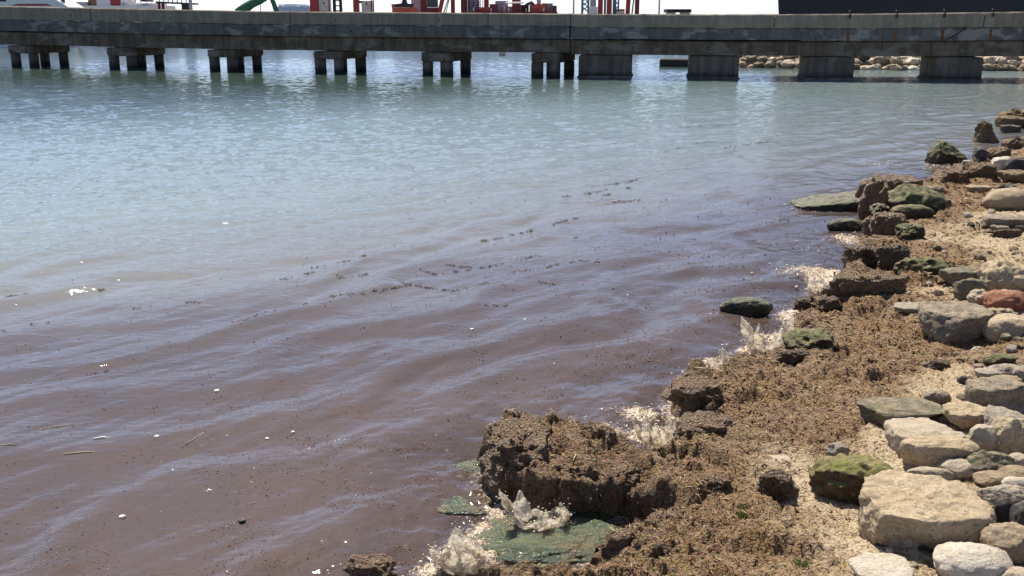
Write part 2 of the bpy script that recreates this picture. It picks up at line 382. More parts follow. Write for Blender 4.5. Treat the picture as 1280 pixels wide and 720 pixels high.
# ------------------------------------------------------------------ ground sheet
def axis(lo, hi, step, outs_lo, outs_hi): return np.concatenate([outs_lo, np.arange(lo, hi, step), outs_hi])
kT = axis(-0.32, 0.74, 0.0028, [-8, -4, -2, -1, -.7, -.5, -.4], [0.75, 0.8, .9, 1.1, 1.5, 2.2, 3.5, 6])
yT = np.concatenate([[0.3, 0.8, 1.3], np.geomspace(1.8, 46, 930), [50, 58, 70, 100, 200, 500, 1500, 5000]])
def grid(k, yy):
    Y, K = np.meshgrid(yy, k, indexing='ij'); return K * (Y + 0.4), Y
def gridfaces(nr, nc):
    i = np.arange(nr - 1)[:, None] * nc + np.arange(nc - 1)[None]
    return np.stack([i, i + 1, i + nc + 1, i + nc], -1).reshape(-1, 4)
X, Y = grid(kT, yT)
D = shore_dist(X, Y)
H0 = hbase(X, Y, D)
W = 1 - .93 * idw(CS, X, Y, 3.0)
W = np.clip(W + 0.22 * fbm(X * 1.6, Y * 1.6, o=4), 0, 1)
edge = np.exp(-np.clip(D, 0, 9) / 0.5); W = np.clip(np.maximum(W, edge * 0.9), 0, 1)
W = np.where(D < 0, 1.0, W)
lump = np.clip(fbm(X * 5, Y * 5, o=3), -1, 1)
ridge = 1 - np.abs(fbm(X * 9 + 3, Y * 9, o=4)) * 1.6
fine = fbm(X * 26, Y * 26, o=4, gain=0.62)
crumb = np.abs(fbm(X * 45, Y * 45 + 7, o=2))
onland = sstep(0.0, 0.06, H0)
relief = W * (0.026 * lump + 0.009 * ridge + 0.009 * fine - 0.010 * crumb) + (1 - W) * (0.012 * lump + 0.006 * fine)
pitm = sstep(0.42, 0.75, fbm(X * 6.5 + 40, Y * 6.5, o=3)) * W
relief = relief - 0.035 * pitm
edgem = np.exp(-((D - 0.06) / 0.12) ** 2)
relief = relief + edgem * 0.05 * fbm(X * 12, Y * 12 + 31, o=3)
terr = fbm(X * 1.9 + 11, Y * 1.9, o=4, gain=.6)
relief = relief + W * 0.055 * (sstep(0.02, 0.10, terr) + sstep(0.30, 0.37, terr) - sstep(-.40, -.33, terr) * .6)
Z = H0 + relief * (0.25 + 0.75 * onland)
Z = np.where(Y > 60, np.minimum(Z, -1.2), Z)
em = np.exp(-(np.clip(np.abs(D) - .03, 0, 9) / .14) ** 2) * (D < 3)
XD = X + em * 0.035 * fbm(X * 10, Y * 10, Z * 12, o=3); YD = Y + em * (0.035 * fbm(X * 10 + 9, Y * 10, Z * 12 + 5, o=3) - 0.22 * np.clip(Z - .05, 0, .4) * (Y < 9))
green = np.zeros_like(X)
for px, py, rad, v in [(740, 660, .35, 1.0), (680, 672, .3, 0.9), (620, 690, .3, .6), (600, 640, .25, 0.8), (590, 575, .15, .9), (1010, 425, .10, .7), (1130, 330, .2, .5), (1140, 265, .4, .6)]:
    c = pix(px, py, 0.0); green = np.maximum(green, v * np.exp(-((X - c[0]) ** 2 + (Y - c[1]) ** 2) / rad ** 2))
green = green * np.where(D > 0.0, np.exp(-D / 0.04), 1.0) * np.exp(-np.clip(Z - .03, 0, 1) / .03)
wetm = np.exp(-np.clip(D, 0, 9) / 0.30); wetm = np.where(D < 0, 1, wetm)
MT = mat_terrain()
ground = mk('shore_ground', np.stack([XD, YD, Z], -1), gridfaces(*X.shape), MT, attrs={'weed': W, 'green': green, 'wet': wetm})
tag(ground, 'sandy shore covered by a thick mat of brown seaweed', kind='structure')
def zland(x, y):
    """height of the built ground sheet"""
    fi = np.interp(y, yT, np.arange(len(yT))); fj = np.interp(x / (y + 0.4), kT, np.arange(len(kT)))
    i = np.clip(np.floor(fi).astype(int), 0, len(yT) - 2); j = np.clip(np.floor(fj).astype(int), 0, len(kT) - 2)
    a, b = fi - i, fj - j
    g = lambda A: (A[i, j] * (1 - a) * (1 - b) + A[i + 1, j] * a * (1 - b) + A[i, j + 1] * (1 - a) * b + A[i + 1, j + 1] * a * b)
    return g(Z), g(W), g(D)

# ------------------------------------------------------------------ sea
SPL = [(655, 640, .40, 1.0), (590, 690, .30, .8), (620, 665, .3, .9), (835, 540, .22, 1.0), (800, 520, .28, .75), (760, 545, .3, .6), (800, 548, .2, .8), (900, 455, .30, .9), (965, 425, .34, 1.0), (940, 440, .3, .8), (1000, 395, .45, .8), (1035, 345, .6, .9), (1000, 340, .6, .5), (1060, 300, .5, .6), (1020, 260, .4, .5), (540, 712, .25, .6), (470, 716, .25, .5), (1170, 208, .4, .4), (1100, 205, .6, .3), (870, 470, .2, .7), (1045, 365, .4, .9)]
kW = axis(-0.60, 0.62, 0.0031, [-30, -8, -4, -2, -1.2, -.9, -.75, -.66], [.63, .68, .8, 1.2, 2, 5, 20])
yW = np.concatenate([[0.3, 1.2, 2.2], np.geomspace(2.9, 75, 820), [80, 90, 105, 130, 180, 300, 700, 2000, 6000, 14000]])
XW, YW = grid(kW, yW)
DW = -shore_dist(XW, YW)
def waves(x, y, dw):
    ca, sa = math.cos(R(48)), math.sin(R(48))
    u, v = x * ca + y * sa, x * sa - y * ca
    wp = fbm(x * .45, y * .45, o=2) * 0.75 + 0.13 * fbm(x * 1.5, y * 1.5, o=2)
    amp = 0.45 + 0.75 * np.clip(fbm(x * .5 + 9, y * .5, o=2) + .4, 0, 1.2)
    sw = np.sin(2 * math.pi * (v + wp) / 1.05); sw2 = np.sin(2 * math.pi * (v * .97 + u * .2 + 1.4 * wp) / 0.55 + 1)
    z = 0.025 * amp * (sw + 0.25 * sw * sw) * (1 - .55 * sstep(5, 14, dw)) * (1 - .6 * sstep(9, 20, y)) + 0.005 * amp * sw2
    z = z + 0.012 * fbm(u * .9, v * 2.6, o=3) + 0.006 * fbm(u * 2.2 + 5, v * 6.5, o=3)
    far = sstep(3, 11, dw)
    z = z + far * (0.012 * fbm(x * .7, y * 3.8 + 4, o=4, gain=.6) + .005 * sstep(22, 32, y) * fbm(x * 1.4, y * 3.5, o=3))
    near = np.exp(-np.clip(dw, 0, 50) / 0.8)
    z = z + near * (0.022 * fbm(x * 4, y * 5, o=4) + 0.008 * fbm(x * 14, y * 18, o=2))
    return z
foam = np.zeros_like(XW); chop = np.zeros_like(XW)
for px, py, rad, v in SPL:
    c = pix(px, py, 0.0); g_ = v * np.exp(-((XW - c[0]) ** 2 + (YW - c[1]) ** 2) / (rad * rad * .35)); foam = np.maximum(foam, g_); 
chop = foam
foam = np.maximum(foam * 1.35, 0.66 * np.exp(-np.clip(DW, 0, 50) / 0.16) * (YW < 40))
ZW = waves(XW, YW, DW) + chop * (0.02 + 0.06 * fbm(XW * 10, YW * 10, o=4, gain=.65))
ZW = np.where(YW > 76, 0, ZW * (1 - sstep(60, 76, YW)))
gz, _, _ = zland(XW.ravel(), YW.ravel()); depth = np.clip(ZW - gz.reshape(XW.shape), 0, 1)
MW = mat_water()
sea = mk('sea', np.stack([XW, YW, ZW], -1), gridfaces(*XW.shape), MW, attrs={'shore': DW, 'stain_sheen': DW + .45 * np.clip(YW - 6.2, 0, 30), 'depth': depth, 'foam': foam})  # distance term lightens the body colour in place of sky sheen
tag(sea, 'murky harbour water, brown by the shore and blue green further out', kind='structure')
def zsea(x, y):
    fi = np.interp(y, yW, np.arange(len(yW))); fj = np.interp(x / (y + 0.4), kW, np.arange(len(kW)))
    i = np.clip(np.round(fi).astype(int), 0, len(yW) - 1); j = np.clip(np.round(fj).astype(int), 0, len(kW) - 1)
    return ZW[i, j], DW[i, j]

# ------------------------------------------------------------------ rocks
def ico(sub):
    t = (1 + 5 ** .5) / 2
    v = [(-1, t, 0), (1, t, 0), (-1, -t, 0), (1, -t, 0), (0, -1, t), (0, 1, t), (0, -1, -t), (0, 1, -t), (t, 0, -1), (t, 0, 1), (-t, 0, -1), (-t, 0, 1)]
    f = [(0, 11, 5), (0, 5, 1), (0, 1, 7), (0, 7, 10), (0, 10, 11), (1, 5, 9), (5, 11, 4), (11, 10, 2), (10, 7, 6), (7, 1, 8), (3, 9, 4), (3, 4, 2), (3, 2, 6), (3, 6, 8), (3, 8, 9), (4, 9, 5), (2, 4, 11), (6, 2, 10), (8, 6, 7), (9, 8, 1)]
    v = [Vector(p).normalized() for p in v]
    for _ in range(sub):
        c = {}; nf = []
        def mid(a, b):
            k = (min(a, b), max(a, b))
            if k not in c: c[k] = len(v); v.append((v[a] + v[b]).normalized())
            return c[k]
        for a, b, d in f:
            ab, bd, da = mid(a, b), mid(b, d), mid(d, a); nf += [(a, ab, da), (b, bd, ab), (d, da, bd), (ab, bd, da)]
        f = nf
    return np.array([tuple(p) for p in v]), np.array(f)
ICO = {s: ico(s) for s in (1, 2, 3, 4, 5)}
STYLE = {  # superellipsoid power, facets, facet depth, lump noise, fine noise, flat top
    'round': (2.4, 6, .84, .06, .010, 0), 'rough': (3.0, 10, .76, .12, .034, 0), 'angular': (2.8, 12, .66, .07, .020, 0),
    'block': (4.4, 6, .84, .035, .016, .72), 'slab': (4.4, 8, .80, .05, .022, .5), 'lump': (2.4, 3, .9, .30, .028, .45), 'flat': (3.0, 7, .78, .08, .022, .3)}
def rock_shape(style, w, dp, h, yaw=0, seed=0, sub=4, tilt=(0, 0), tuck=None, peak=0):
    tuck = {'lump': -.30, 'slab': .07, 'block': .02, 'flat': .12, 'round': .16}.get(style, .10) if tuck is None else tuck
    pw, nf, fd, ln, fnz, ft = STYLE[style]
    r_ = np.random.default_rng(seed)
    P, F = ICO[sub]; p = P / ((np.abs(P) ** pw).sum(1) ** (1 / pw))[:, None]
    for _ in range(nf):
        n = r_.normal(size=3); n /= np.linalg.norm(n); c = fd + (1 - fd) * r_.random() * 1.2
        e = np.clip(p @ n - c, 0, None); p = p - n * (e * 0.97)[:, None]
    if ft: p[:, 2] = np.where(p[:, 2] > ft, ft + (p[:, 2] - ft) * .2, p[:, 2])
    o = r_.random(3) * 50
    p = p * (1 + ln * fbm(P[:, 0] * 1.6 + o[0], P[:, 1] * 1.6 + o[1], P[:, 2] * 1.6 + o[2], o=3))[:, None]
    lowz = np.clip(.15 - p[:, 2], 0, 1.2); p[:, :2] = p[:, :2] * (1 - tuck * lowz)[:, None]
    ax, ay = tilt
    for a, (i, j) in ((ax, (1, 2)), (ay, (0, 2)), (yaw, (0, 1))):
        if a: ca, sa = math.cos(a), math.sin(a); u, v = p[:, i].copy(), p[:, j].copy(); p[:, i] = ca * u - sa * v; p[:, j] = sa * u + ca * v
    lo, hi = p.min(0), p.max(0); p = (p - (lo + hi) / 2) / (hi - lo) * np.array([w, dp, h])
    if peak: p[:, :2] = p[:, :2] * (1 - peak * np.clip(p[:, 2] / h + .35, 0, 1))[:, None]; p[:, 0] -= .12 * w * np.clip(p[:, 2] / h + .1, 0, 1)
    s = min(14.0, 3.2 / max(w, .02) * 1.2)
    q = P * (1 + fnz * 0) ; f_ = fbm(p[:, 0] * s * 2.2 + o[1], p[:, 1] * s * 2.2 + o[2], p[:, 2] * s * 2.2 + o[0], o=4, gain=.6)
    p = p + P * (f_ * fnz * min(w, dp, h * 1.5) * 2.0)[:, None]
    return p, F

RM = {
    'sand': rock_mat('rock_sandstone', (0.47, 0.355, 0.225), (0.60, 0.48, 0.325), .45, holes=.8),
    'pale': rock_mat('rock_pale', (0.46, 0.38, 0.28), (0.60, 0.51, 0.39), .3),
    'white': rock_mat('rock_white', (0.56, 0.49, 0.39), (0.70, 0.63, 0.52), .2, holes=.4),
    'tan': rock_mat('rock_tan', (0.33, 0.245, 0.155), (0.43, 0.34, 0.23), .3),
    'grey': rock_mat('rock_grey', (0.24, 0.195, 0.14), (0.42, 0.35, 0.26), .7, holes=.8),
    'slate': rock_mat('rock_slate', (0.05, 0.046, 0.042), (0.10, 0.092, 0.085), .3),
    'bluegrey': rock_mat('rock_bluegrey', (0.31, 0.27, 0.215), (0.45, 0.40, 0.33), .4),
    'red': rock_mat('rock_red', (0.28, 0.105, 0.06), (0.36, 0.17, 0.10), .3),
    'olive': rock_mat('rock_olive', (0.17, 0.145, 0.10), (0.26, 0.22, 0.155), .5, moss=.35),
    'moss': rock_mat('rock_mossy', (0.16, 0.11, 0.07), (0.40, 0.31, 0.20), .5, moss=.3, mosscol=(0.05, 0.055, 0.02), dust=.3, top=(0.145, 0.15, 0.04)),
    'green': rock_mat('rock_algae', (0.085, 0.06, 0.035), (0.19, 0.14, 0.08), .6, moss=.4, mosscol=(0.05, 0.065, 0.02), dust=.2, top=(0.095, 0.105, 0.030), rough=.5),
    'wetgreen': rock_mat('rock_wet_algae', (0.055, 0.055, 0.04), (0.15, 0.14, 0.10), .6, moss=.5, mosscol=(0.045, 0.065, 0.028), dust=.0, top=(0.14, 0.145, 0.095), rough=.3),
    'brown': rock_mat('rock_brown', (0.12, 0.078, 0.045), (0.23, 0.155, 0.09), .6, moss=.15),
}
MWEED, MWEEDD = mat_weed('seaweed_clump', 0.9), mat_weed('seaweed_dark', 0.55)  # the second is the same weed colour, darker all over
def mat_pool():
    n = NT('rock_pool'); p = n.pos(); q = n.pos((1.2, 5.0, 3.0), (0, 0, R(28)))
    c = n.mix(n.ramp(n.noise(q, 5, 6, 0.7), [(0.35, 0.0), (0.62, 1.0)]), (0.022, 0.056, 0.036), (0.105, 0.11, 0.042))
    c = n.mix(n.ramp(n.noise(p, 4, 5, 0.65), [(0.50, 0.0), (0.66, 0.85)]), c, (0.15, 0.10, 0.045))
    c = n.mix(n.ramp(n.noise(q, 14, 5, 0.7), [(0.56, 0.0), (0.70, 0.8)]), c, (0.15, 0.18, 0.12))
    c = n.mix(n.ramp(n.noise(p, 40, 4, 0.7), [(0.58, 0.0), (0.68, 0.8)]), c, (0.06, 0.035, 0.022))
    n.bsdf(c, n.ramp(n.noise(p, 12, 3), [(0.4, 0.12), (0.6, 0.5)]), n.bump(n.math('ADD', n.noise(q, 14, 5, 0.7), n.noise(p, 60, 4)), 0.7, 0.02), 0.5); return n.m
RM['pool'] = mat_pool()
RM['weed'] = MWEED; RM['weedd'] = MWEEDD

# name, category, (x0,y0,x1,y1) in the photograph, material, style, label, options
S = []
def st(name, cat, box, mat, style, label, **kw): S.append((name, cat, box, mat, style, label, kw))
exec_rows = [
 ('mossy_boulder','boulder',(1029,568,1125,630),'moss','rough','round boulder with olive moss on top and a dark front',dict(dr=.7)),
 ('large_stone','boulder',(1108,590,1247,692),'sand','block','biggest stone, flat topped tan sandstone with pitted rounded edge',dict(dr=1.0,sub=5,yaw=.12,seed=5,zoff=-.05)),
 ('stone','stone',(1138,586,1192,606),'pale','round','pale rounded stone mostly hidden behind the biggest flat stone',dict()),
 ('flat_slab','slab',(1136,529,1216,580),'pale','slab','smooth cream slab lying flat beside the pitted beam like block',dict(dr=1.1,yaw=.1)),
 ('block','stone',(1136,548,1222,590),'sand','slab','long pitted beam like block lying diagonally with shaded underside',dict(dr=.45,yaw=.5)),
 ('cobble','stone',(1181,573,1223,600),'pale','round','smooth beige egg shaped cobble just behind the biggest stone',dict()),
 ('boulder','boulder',(1210,562,1270,600),'olive','angular','grey brown angular boulder with dark hollow shaded face',dict(dr=.7,seed=11)),
 ('stone','stone',(1218,532,1254,570),'pale','angular','cream wedge stone propped behind the dark hollow boulder',dict()),
 ('boulder','boulder',(1248,522,1296,572),'sand','rough','rough cream rock at the right edge under the blue grey slab',dict()),
 ('cobble','stone',(1227,590,1264,610),'tan','round','small flat tan cobble in front of the dark hollow boulder',dict()),
 ('cobble','stone',(1254,583,1296,606),'tan','round','ochre smooth cobble at the right edge behind the white one',dict()),
 ('cobble','stone',(1260,597,1298,614),'white','round','small bright white cobble at the right edge',dict()),
 ('stone','stone',(1234,608,1290,634),'bluegrey','rough','mottled grey stone touching the right side of the biggest stone',dict()),
 ('slate_rock','stone',(1245,622,1278,670),'slate','angular','upright blue black slate rock right of the biggest stone',dict(dr=.8)),
 ('slate_rock','stone',(1270,632,1304,682),'slate','angular','dark slate rock cut by the right edge of the frame',dict(dr=.8,seed=3)),
 ('stone','stone',(1240,660,1300,706),'tan','angular','taupe wedge stone between the slate rocks and white boulder',dict(dr=.7,seed=9)),
 ('white_boulder','boulder',(1190,680,1273,734),'white','round','whitish rounded boulder at the bottom right in front of the biggest stone',dict(dr=.8)),
 ('stone','stone',(1080,700,1148,738),'white','flat','whitish flat stone with green tuft at the bottom edge',dict(dr=.9)),
 ('stone','stone',(1255,712,1300,740),'pale','round','pale stone in the bottom right corner',dict()),
 ('slate_chip','stone',(1077,638,1101,657),'slate','flat','small flat black slate chip left of the biggest stone',dict(dr=1)),
 ('slate_chip','stone',(1095,668,1112,683),'slate','angular','tiny black stone against the lower left foot of the biggest stone',dict()),
 ('cobble','stone',(1264,568,1290,588),'pale','round','small pale cobble right of the dark hollow boulder',dict()),
 ('stone','stone',(1036,553,1063,574),'bluegrey','rough','small whitish stone with black speckles behind the mossy boulder',dict()),
 ('stone','stone',(956,570,990,584),'pale','flat','pale flat stone sunk in the sand at the weed edge',dict(dr=1)),
 ('covered_slab','slab',(1090,500,1186,533),'olive','flat','weed covered hump like slab with ragged black front edge',dict(dr=.8)),
 ('cobble','stone',(1161,487,1190,506),'grey','round','lone round grey cobble standing on the sand',dict(yaw=.3)),
 ('boulder','boulder',(1225,475,1296,521),'grey','flat','long grey boulder with black shaded underside above the cream stones',dict(dr=.7,yaw=.2)),
 ('stone','stone',(1193,506,1247,538),'sand','flat','layered sandy stone left of the blue grey slab',dict(dr=.8)),
 ('flat_slab','slab',(1242,513,1296,548),'bluegrey','slab','blue grey slanted slab with sharp left corner',dict(dr=.8,tilt=(.2,-.2))),
 ('pebble','stone',(1247,511,1264,525),'pale','round','small cream pebble tucked below the long grey boulder',dict()),
 ('stone','stone',(1262,506,1290,520),'bluegrey','angular','small purple grey stone below the long grey boulder at the edge',dict()),
 ('algae_stone','stone',(1236,443,1277,459),'green','round','low stone capped with bright green algae at right',dict()),
 ('stone','stone',(1244,456,1284,474),'bluegrey','angular','whitish stone with black lower face below the green capped stone',dict()),
 ('stone','stone',(1225,462,1253,478),'bluegrey','flat','flat blue grey stone left of the black and white stone',dict()),
 ('stone','stone',(1247,470,1278,484),'tan','flat','brown and cream stone above the long grey boulder',dict()),
 ('cobble','stone',(1272,458,1298,477),'bluegrey','round','round grey cobble at the right edge beside the black and white stone',dict()),
 ('pebble','stone',(1199,470,1213,481),'slate','round','small lone black pebble on the sand',dict()),
 ('pebble','stone',(1216,433,1231,444),'white','round','small white topped pebble on brown weed',dict()),
 ('boulder','boulder',(1167,381,1243,427),'grey','slab','speckled grey slab like boulder with black shaded foot',dict(dr=.9,seed=4)),
 ('boulder','boulder',(1242,394,1300,429),'sand','round','cream topped boulder with dark belly at right edge',dict(dr=.7)),
 ('red_stone','stone',(1242,363,1296,391),'red','angular','reddish brown stone, the only red one',dict(dr=.7)),
 ('stone','stone',(1238,385,1274,404),'tan','rough','tan stone squeezed between the red stone and cream boulder',dict()),
 ('boulder','boulder',(1236,326,1300,367),'sand','rough','pale pitted boulder above the red stone at right edge',dict(dr=.8)),
 ('boulder','boulder',(1184,334,1240,362),'olive','flat','long olive grey rock sloping left of the pale pitted boulder',dict(dr=.6,yaw=.5)),
 ('stone','stone',(1199,347,1236,376),'olive','angular','dark olive pyramid shaped stone below the sloping olive rock',dict()),
 ('flat_stone','stone',(1124,379,1166,392),'bluegrey','flat','thin flat grey stone lying on brown weed',dict(dr=.7)),
 ('stone','stone',(1216,362,1244,382),'pale','rough','sandy cream stone left of the red stone',dict()),
 ('algae_rock','rock',(1126,322,1192,347),'green','rough','long dark rock with green algae top lying in brown weed',dict(dr=.5)),
 ('algae_rock','rock',(987,408,1052,444),'green','rough','green algae coated rock washed by the tan splash',dict(dr=.8,yaw=.4)),
 ('wet_rock','rock',(903,371,967,394),'wetgreen','round','lone dark green wet rock standing out in the brown water',dict(dr=.6,sea=1)),
 ('algae_slab','slab',(1004,238,1100,264),'wetgreen','flat','long flat slab with grey green wet top sliding into the water',dict(dr=.75,sea=1,tilt=(0,.26),yaw=-.1,hfix=.42,zoff=-.12)),
 ('brown_rock','rock',(1083,219,1166,262),'weed','lump','lumpy brown weed covered rock above the flat green slab',dict(dr=.6)),
 ('algae_rock','rock',(1116,230,1202,268),'green','angular','green and black wedge rock sloping down to the left',dict(dr=.6,yaw=.3,peak=.4)),
 ('algae_rock','rock',(1117,256,1168,274),'green','round','bright green low rock in front of the wedge rock',dict(dr=.6,yaw=.3)),
 ('rock','rock',(1091,254,1114,268),'wetgreen','rough','small black rock between green slab and green wedge',dict()),
 ('wet_rock','rock',(1038,275,1084,289),'wetgreen','round','low black green rock awash in the shallow water',dict(dr=.6,sea=1)),
 ('weed_rock','rock',(1086,266,1140,294),'weed','lump','dark brown weed hung rock behind the foam',dict(dr=.6)),
 ('weed_rock','rock',(1126,279,1158,300),'green','rough','small rock hung with brown and green weed',dict()),
 ('algae_rock','rock',(1163,177,1219,207),'green','angular','peaked green and brown rock standing at the water edge',dict(dr=.7,peak=.7)),
 ('peaked_rock','rock',(1219,153,1255,179),'brown','lump','brown peaked rock standing alone in the water',dict(dr=.8,peak=.75,sea=1)),
 ('rock','rock',(1219,186,1234,202),'slate','rough','small round black rock right of the peaked green rock',dict()),
 ('brown_rock','rock',(1262,137,1310,160),'brown','rough','farthest brown rock on the shore at the right edge',dict()),
 ('rock','rock',(1253,146,1282,160),'brown','flat','low brown rock touching the water by the farthest rock',dict(sea=1)),
 ('rock','rock',(1256,157,1277,166),'slate','flat','low black rock in the water below the farthest rocks',dict(sea=1)),
 ('rock','rock',(1260,173,1286,187),'brown','angular','dark angular rock on the shore right of the lone peaked rock',dict()),
 ('white_stone','stone',(1250,197,1284,213),'white','flat','bright white stone wedged beside a black one',dict()),
 ('rock','rock',(1266,197,1300,216),'slate','angular','black rock overlapping the bright white stone',dict()),
 ('boulder','boulder',(1243,236,1304,263),'tan','round','tan topped boulder with wide black belly at right edge',dict(dr=.7)),
 ('rock','rock',(1249,229,1276,246),'slate','angular','pointed black stone on top left of the tan boulder',dict()),
 ('brown_rock','rock',(1258,214,1300,229),'brown','flat','low brown rock above the tan boulder',dict()),
 ('brown_rock','rock',(1183,212,1216,229),'weed','lump','dark brown lump on the shore below the peaked green rock',dict()),
 ('brown_rock','rock',(1212,205,1248,226),'brown','rough','dark hollow brown rock left of the bright white stone',dict()),
 ('brown_rock','rock',(1236,185,1266,199),'brown','rough','light brown crumbly rock left of the dark angular one',dict()),
 ('stone','stone',(1240,270,1296,289),'grey','flat','long grey stone slanting up to the right edge',dict(dr=.6)),
 ('stone','stone',(1243,282,1262,292),'grey','flat','small flat stone sunk in yellow sand',dict()),
 ('algae_slab','slab',(584,640,806,707),'pool','rough','large flat green algae slab lying wet in the little pool',dict(dr=.62,sea=1,yaw=.34,hfix=.14,zoff=-.048,sub=5)),
 ('sunken_rock','rock',(566,560,626,594),'pool','round','dark green rock awash against the left side of the tallest seaweed pile',dict(dr=.8,sea=1,hfix=.12,zoff=-.055)),
 ('sunken_rock','rock',(540,612,640,642),'pool','flat','olive and amber rock just breaking the surface left of the splash',dict(dr=.5,sea=1,hfix=.12,zoff=-.078)),
 ('stone','stone',(1160,232,1182,243),'grey','rough','small grey stone on the sand right of the green wedge rock',dict()),
 ('stone','stone',(1214,232,1240,241),'tan','flat','small tan stone lying on yellow sand left of the tan boulder',dict()),
]
for r_ in exec_rows: st(*r_[:6], **r_[6])
# clumps of piled seaweed along the edge
clumps = [
 ((602,516,692,612),'weed','tallest ragged pile of brown seaweed jutting into the water',dict(dr=1.5,sub=5,seed=21,zoff=-.03)),
 ((664,556,756,628),'weed','seaweed pile overhanging the green pool',dict(dr=1.2,sub=5,seed=22)),
 ((748,582,806,630),'weed','ragged seaweed overhang at the inner end of the green pool',dict(dr=1.1,sub=5,seed=23)),
 ((834,468,906,510),'weed','black wet seaweed heap jutting into the waves above the splash',dict(dr=.9,seed=24)),
 ((848,512,926,558),'weed','dark hollow seaweed ledge right of the middle splash',dict(dr=.9,seed=25)),
 ((880,530,912,552),'weedd','small dark weed ledge below the hollow ledge',dict(dr=.7,seed=26)),
 ((1036,340,1136,376),'weed','long weed mound with a black cut seaward face',dict(dr=.5,seed=27)),
 ((1060,306,1102,334),'weedd','black upright seaweed lump behind the foam',dict(dr=.7,seed=28)),
 ((1100,306,1142,336),'weedd','dark hollow weed lump beside the green topped rock',dict(dr=.6,seed=29)),
 ((1026,370,1056,388),'weedd','small black weed knob above the brown flat mat',dict(seed=30)),
 ((994,372,1020,386),'weedd','small dark weed knob at the foam edge',dict(seed=31)),
 ((975,436,1014,454),'weedd','wet black weed rim under the splash',dict(dr=.6,seed=32)),
 ((428,692,492,730),'weed','seaweed lump poking from the water at the bottom edge',dict(dr=.7,seed=33,sea=1)),
 ((952,588,1000,624),'weedd','dark twiggy clump of dried weed on the sand',dict(dr=.7,seed=34)),
 ((1162,449,1193,463),'weedd','small black tuft of weed on the brown mat',dict(seed=35)),
 ((1243,288,1276,298),'weedd','dark curl of dry weed on yellow sand',dict(dr=.4,seed=36)),
 ((880,592,915,612),'weed','low ragged weed tuft near the middle of the mat',dict(seed=37)),
]
for b, m, l, kw in clumps: st('seaweed_clump', 'seaweed', b, m, 'lump', l, **kw)

pts = [((b[0] + b[2]) / 2, b[3]) for _, _, b, _, _, _, _ in S]
GP = ground_at(pts)
placed = []
for idx, ((name, cat, b, mat, style, label, kw), (gx, gy, gz_, t)) in enumerate(zip(S, GP)):
    if kw.get('sea'):
        q = pix((b[0] + b[2]) / 2, b[3], 0.0); gx, gy, gz_ = q; t = np.linalg.norm(q - np.array([0, 0, CAM_H]))
    a = math.asin(min(.9, (CAM_H - gz_) / t)); m = t / FPX
    w = (b[2] - b[0]) * m; hp = (b[3] - b[1]) * m; dr = kw.get('dr', .75)
    dp = dr * w; h = (hp - dp * math.sin(a) * .85) / math.cos(a)
    lo_, hi_ = (.16 if style in ('flat', 'slab') else .3) * w, 1.3 * w
    if h < lo_ or h > hi_:
        h = min(max(h, lo_), hi_); dp = min(max((hp - h * math.cos(a)) / (math.sin(a) * .85), .35 * w), 1.6 * w)
    if 'hfix' in kw: h = kw['hfix'] / 1.35; dp = dr * w
    ht = h * (1.55 if style == 'lump' else 1.55)
    big = w / m
    P, F = rock_shape(style, w * 1.03, dp, ht, kw.get('yaw', 0), kw.get('seed', idx * 7 + 1), kw.get('sub', 4 if big > 22 else 3), kw.get('tilt', (0, 0)), None, kw.get('peak', 0))
    if style == 'lump':
        n_ = ICO[kw.get('sub', 4 if big > 22 else 3)][0]
        P = P + n_ * ((.8 * fbm(P[:, 0] * 8 + idx, P[:, 1] * 11, P[:, 2] * 11, o=2) + .22 * fbm(P[:, 0] * 45 + idx, P[:, 1] * 45, P[:, 2] * 45, o=2)) * min(.022, .10 * h))[:, None]
    o = mk(name, P, F, RM[mat])
    o.location = (gx, gy + dp * .48, gz_ + ht * (.5 - (.36 if style == 'lump' else .355)) + kw.get('zoff', 0))
    tag(o, label, cat)
    placed.append((gx, gy + dp * .48, w, dp, ht, cat))

TONE = {'pale': 'cream', 'sand': 'sandy', 'tan': 'tan', 'grey': 'grey', 'white': 'whitish', 'slate': 'blackish', 'olive': 'olive', 'bluegrey': 'light grey', 'brown': 'brown', 'weed': 'weed covered'}
# small stones between the big ones
_rm = ['pale', 'sand', 'tan', 'grey', 'olive', 'brown', 'slate', 'bluegrey', 'brown', 'weed']
_pm = {}
spots_ = []
while len(spots_) < 150:
    px, py = random.uniform(1010, 1285), random.uniform(180, 715)
    lim = np.interp(py, [180, 260, 330, 420, 500, 560, 720], [1225, 1165, 1150, 1170, 1190, 1150, 1090])
    if px > lim or random.random() < .06: spots_.append((px, py))
for (px, py), (gx, gy, g0, t) in zip(spots_, ground_at(spots_)):
    zz_, ww_, dd_ = [float(v[0]) for v in zland(np.array([gx]), np.array([gy]))]
    if dd_ < .12: continue
    k_ = (random.randrange(4), random.choice(_rm))
    if k_ not in _pm: _pm[k_] = mk('small_stone', *rock_shape(('angular', 'rough', 'round', 'flat')[k_[0]], 1, .85, .62, .4, 500 + k_[0], 3), RM[k_[1]], link=False)
    o = bpy.data.objects.new('small_stone', _pm[k_]); COL.objects.link(o)
    s_ = random.uniform(6, 15) * t / FPX * (1.0 if py > 330 else .9)
    o.location = (gx, gy, zz_ + s_ * .12); o.scale = (s_, s_ * random.uniform(.7, 1), s_ * random.uniform(.7, 1.1)); o.rotation_euler = (random.gauss(0, .25), random.gauss(0, .25), random.random() * 6.28)
    tag(o, 'small ' + TONE[k_[1]] + ' stone strewn among the larger rocks of the shore', 'stone', 'small stones strewn along the shore')

